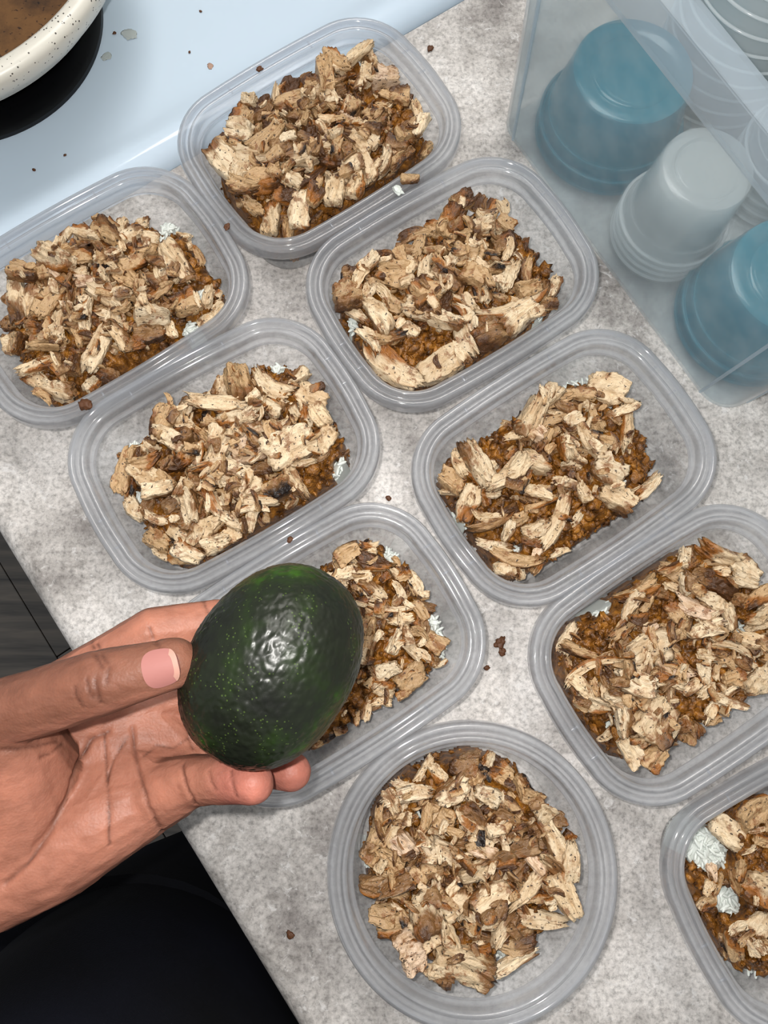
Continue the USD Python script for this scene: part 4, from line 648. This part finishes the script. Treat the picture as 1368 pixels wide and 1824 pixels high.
f = np.vstack([np.stack([ii[:-1, :-1], ii[1:, :-1], ii[1:, 1:]], -1).reshape(-1, 3), np.stack([ii[:-1, :-1], ii[1:, 1:], ii[:-1, 1:]], -1).reshape(-1, 3)])
bd = np.r_[ii[:, 0], ii[-1, 1:], ii[-2::-1, -1], ii[0, -2:0:-1]]; bd2 = np.roll(bd, -1); m_ = nu * nv
f = np.vstack([f, f[:, ::-1] + m_, np.stack([bd, bd2 + m_, bd2], 1), np.stack([bd, bd + m_, bd2 + m_], 1)])
nail = trimesh.Trimesh(np.vstack([pt, pbm]) - foot, f, process=False); trimesh.repair.fix_normals(nail)
ed = np.zeros((nu, nv), bool); ed[12:] = True; ed = ed.ravel()
pe = plate(.00075); fe = np.vstack([np.stack([ii[:-1, :-1], ii[1:, :-1], ii[1:, 1:]], -1).reshape(-1, 3), np.stack([ii[:-1, :-1], ii[1:, 1:], ii[:-1, 1:]], -1).reshape(-1, 3)])
fe = fe[ed[fe].all(1)]; edge_m = trimesh.Trimesh(np.vstack([pe, pt]) - foot, np.vstack([fe, fe[:, ::-1] + m_]), process=False); edge_m.remove_unreferenced_vertices()
obj('nail_edge', edge_m, NAILEDGE, pr.GetPath() , smooth=60)
obj('thumbnail', nail, NAIL, pr.GetPath(), smooth=60)
# black top and trousers, standing against the counter edge
tb = -.245 + .02                                                     # along the counter
def tring(z, a_front, depth, half, n=64, pw=2.4):
    t = np.linspace(0, 2 * np.pi, n, endpoint=False); c, s = np.cos(t), np.sin(t)
    x = np.sign(c) * np.abs(c) ** (2 / pw) * depth / 2; y = np.sign(s) * np.abs(s) ** (2 / pw) * half
    return K(np.c_[a_front - depth / 2 + x, tb + y, np.full(n, z)])
fr = COUNTER_FRONT - .006
shirt = [tring(-.16, fr, .27, .200), tring(-.10, fr, .272, .203), tring(-.02, fr, .27, .200), tring(.08, fr - .012, .26, .196), tring(.20, fr - .04, .25, .198), tring(.32, fr - .065, .23, .205), tring(.40, fr - .085, .18, .200), tring(.44, fr - .11, .12, .150), tring(.455, fr - .12, .09, .08)]
sh = loft(shirt, cap0=True, cap1=True)
sv = sh.vertices.copy(); wr_ = (fbm(sv * 14, 3) - .5)[:, None]; cx_ = sv - np.array([*K(np.array([fr - .135, tb, 0]))[:2], 0]); cx_[:, 2] = 0; cx_ /= np.linalg.norm(cx_, axis=1, keepdims=True) + 1e-9
sh = trimesh.Trimesh(sv + cx_ * wr_ * .006 - foot, sh.faces, process=False)
sleeve = manifold3d.Manifold.batch_hull([manifold3d.Manifold.sphere(.064, 24).translate(list(J['sho'][:3])), manifold3d.Manifold.sphere(.058, 24).translate([-.335, -.204, .275])]).to_mesh()
obj('black_top', join([sh, (sleeve.vert_properties[:, :3] - foot, sleeve.tri_verts)]), CLOTH, pr.GetPath(), smooth=60)
legs = []
for s_ in (-1, 1):
    rings = []
    for z, r, aoff in ((-.10, .125, .0), (-.25, .112, .0), (-.45, .088, -.01), (-.55, .080, -.012), (-.75, .072, -.02), (FLOOR_Z + .03, .066, -.025)):
        t = np.linspace(0, 2 * np.pi, 40, endpoint=False)
        rings.append(K(np.c_[fr - .14 + aoff + r * np.cos(t), tb + s_ * .10 + .92 * r * np.sin(t), np.full(40, z)]) - foot)
    legs.append(loft(rings, cap0=True, cap1=True))
    shoe = manifold3d.Manifold.batch_hull([manifold3d.Manifold.sphere(r, 20).translate(K(np.array([fr - .14 + o, tb + s_ * .10, FLOOR_Z + r + .0006])).tolist()) for o, r in ((-.09, .036), (.02, .042), (.12, .026), (.10, .034))]).to_mesh()
    obj('shoe', (shoe.vert_properties[:, :3] - foot, shoe.tri_verts), IRON, pr.GetPath(), smooth=60)
obj('black_trousers', join(legs), CLOTH, pr.GetPath(), smooth=60)

# ------------------------------------------------------------------ the avocado
av = trimesh.creation.icosphere(6); p = np.array(av.vertices); p = p / (np.abs(p) ** 2.25).sum(1)[:, None] ** (1 / 2.25)
bump = fbm(p * 16, 3, 5) - .5; bump2 = fbm(p * 3.0, 2, 9) - .5
yy = p[:, 1]
prof_ = 1 - .03 * yy - .02 * yy ** 2
P = np.c_[p[:, 0] * .0301 * prof_, yy * .0390, p[:, 2] * .0308 * prof_] * (1 + .020 * bump + .03 * bump2 + .010 * (fbm(p * 30, 2, 8) - .5))[:, None]
phi = math.radians(58 - 90)
P = P @ np.array([[math.cos(phi), -math.sin(phi), 0], [math.sin(phi), math.cos(phi), 0], [0, 0, 1]]).T @ CAM_R.T
o = obj('avocado', (P, av.faces), AVOCADO, smooth=True); UsdGeom.Xformable(o).AddTranslateOp().Set(Gf.Vec3d(*J['avo'][:3]))
tag(o, 'whole dark green bumpy avocado held in the left hand', 'avocado')

# ------------------------------------------------------------------ crumbs and spills
def crumb(name, label, x, y, z, r, m, seed, flat_=.7, stretch=1.3):
    g = trimesh.creation.icosphere(2); q = np.array(g.vertices); q = q * (1 + 1.7 * (fbm(q * 1.9 + seed * 3.1, 3) - .5))[:, None] * [r * stretch, r, r * flat_]
    q = q @ rot(seed * 1.3, 0, 0).T; q[:, 2] -= q[:, 2].min()
    o = obj(name, (q, g.faces), m, smooth=True); UsdGeom.Xformable(o).AddTranslateOp().Set(Gf.Vec3d(x, y, z))
    return tag(o, label, 'crumb')
for i, (x, y, z, r, lb) in enumerate([(-.0428, .062, .0548, .0014, 'tiny brown crumb on the rim above the avocado'), (.0138, .0969, 0, .0014, 'tiny dark crumb on the counter above the avocado'), (.0822, .0057, 0, .0030, 'largest dark crumb on the counter, right of the avocado container'),
        (.0831, .0006, 0, .0020, 'brown crumb just below the largest dark crumb'), (.0734, -.0095, 0, .0014, 'small crumb beside the right corner of the avocado container'), (-.084, .2524, .054, .0017, 'red-brown crumb on the rim of the topmost container'),
        (-.1604, .1396, .0548, .0030, 'dark crumb on the lower rim of the leftmost container'), (.0457, .4279, 0, .0018, 'dark crumb on the counter beside the top container'), (-.044, -.1583, 0, .0018, 'lone dark crumb on the counter left of the round container'), (-.0674, .3612, .0548, .0016, 'dark crumb on the upper rim of the top container')]):
    crumb('food_crumb', lb, x, y, z, r, CRUMB, i + 1)
crumb('rice_bit', 'white bit of rice on the rim between the two upper right containers', .0187, .2772, .0548, .0026, RICE, 21, .6)
P, Fc, col, lc = chicken(np.random.default_rng(77), .011, .006, .004, 't', MID); P[:, 2] -= P[:, 2].min()
o = obj('chicken_scrap', (P, Fc), CHICKEN, smooth=True, tint=col, lc=lc); UsdGeom.Xformable(o).AddTranslateOp().Set(Gf.Vec3d(.0263, .2841, .0548)); tag(o, 'stray browned chicken scrap on the lower rim of the top container', 'chicken')
STZ = .00505
for i, (x, y, r, fl_, m, lb) in enumerate([(-.1687, .4327, .0036, .12, CRUMBPALE, 'largest pale dried spill on the stove beside the pot'), (-.1837, .4141, .0026, .15, CRUMBPALE, 'smaller pale dried spill on the stove near the burner'), (-.1105, .4076, .0019, .16, FLAKE, 'brown flake on the stove above the top container'),
        (-.179, .4329, .0010, .6, CRUMB, 'tiny black speck beside the largest pale spill'), (-.1255, .4183, .0007, .6, CRUMB, 'tiny speck in the middle of the stove top'), (-.119, .4521, .0008, .6, CRUMB, 'tiny speck near the top edge of the stove view'), (-.2063, .3352, .0008, .6, CRUMB, 'tiny speck on the stove near its raised edge'), (-.2264, .3239, .0009, .6, CRUMB, 'leftmost tiny speck on the stove lip')]):
    d0 = np.array([x, y]) @ E2 - STOVE_B
    crumb('stove_spill', lb, x, y, float(np.interp(d0, ds[1:], zs[1:])), r, m, i + 31, fl_)
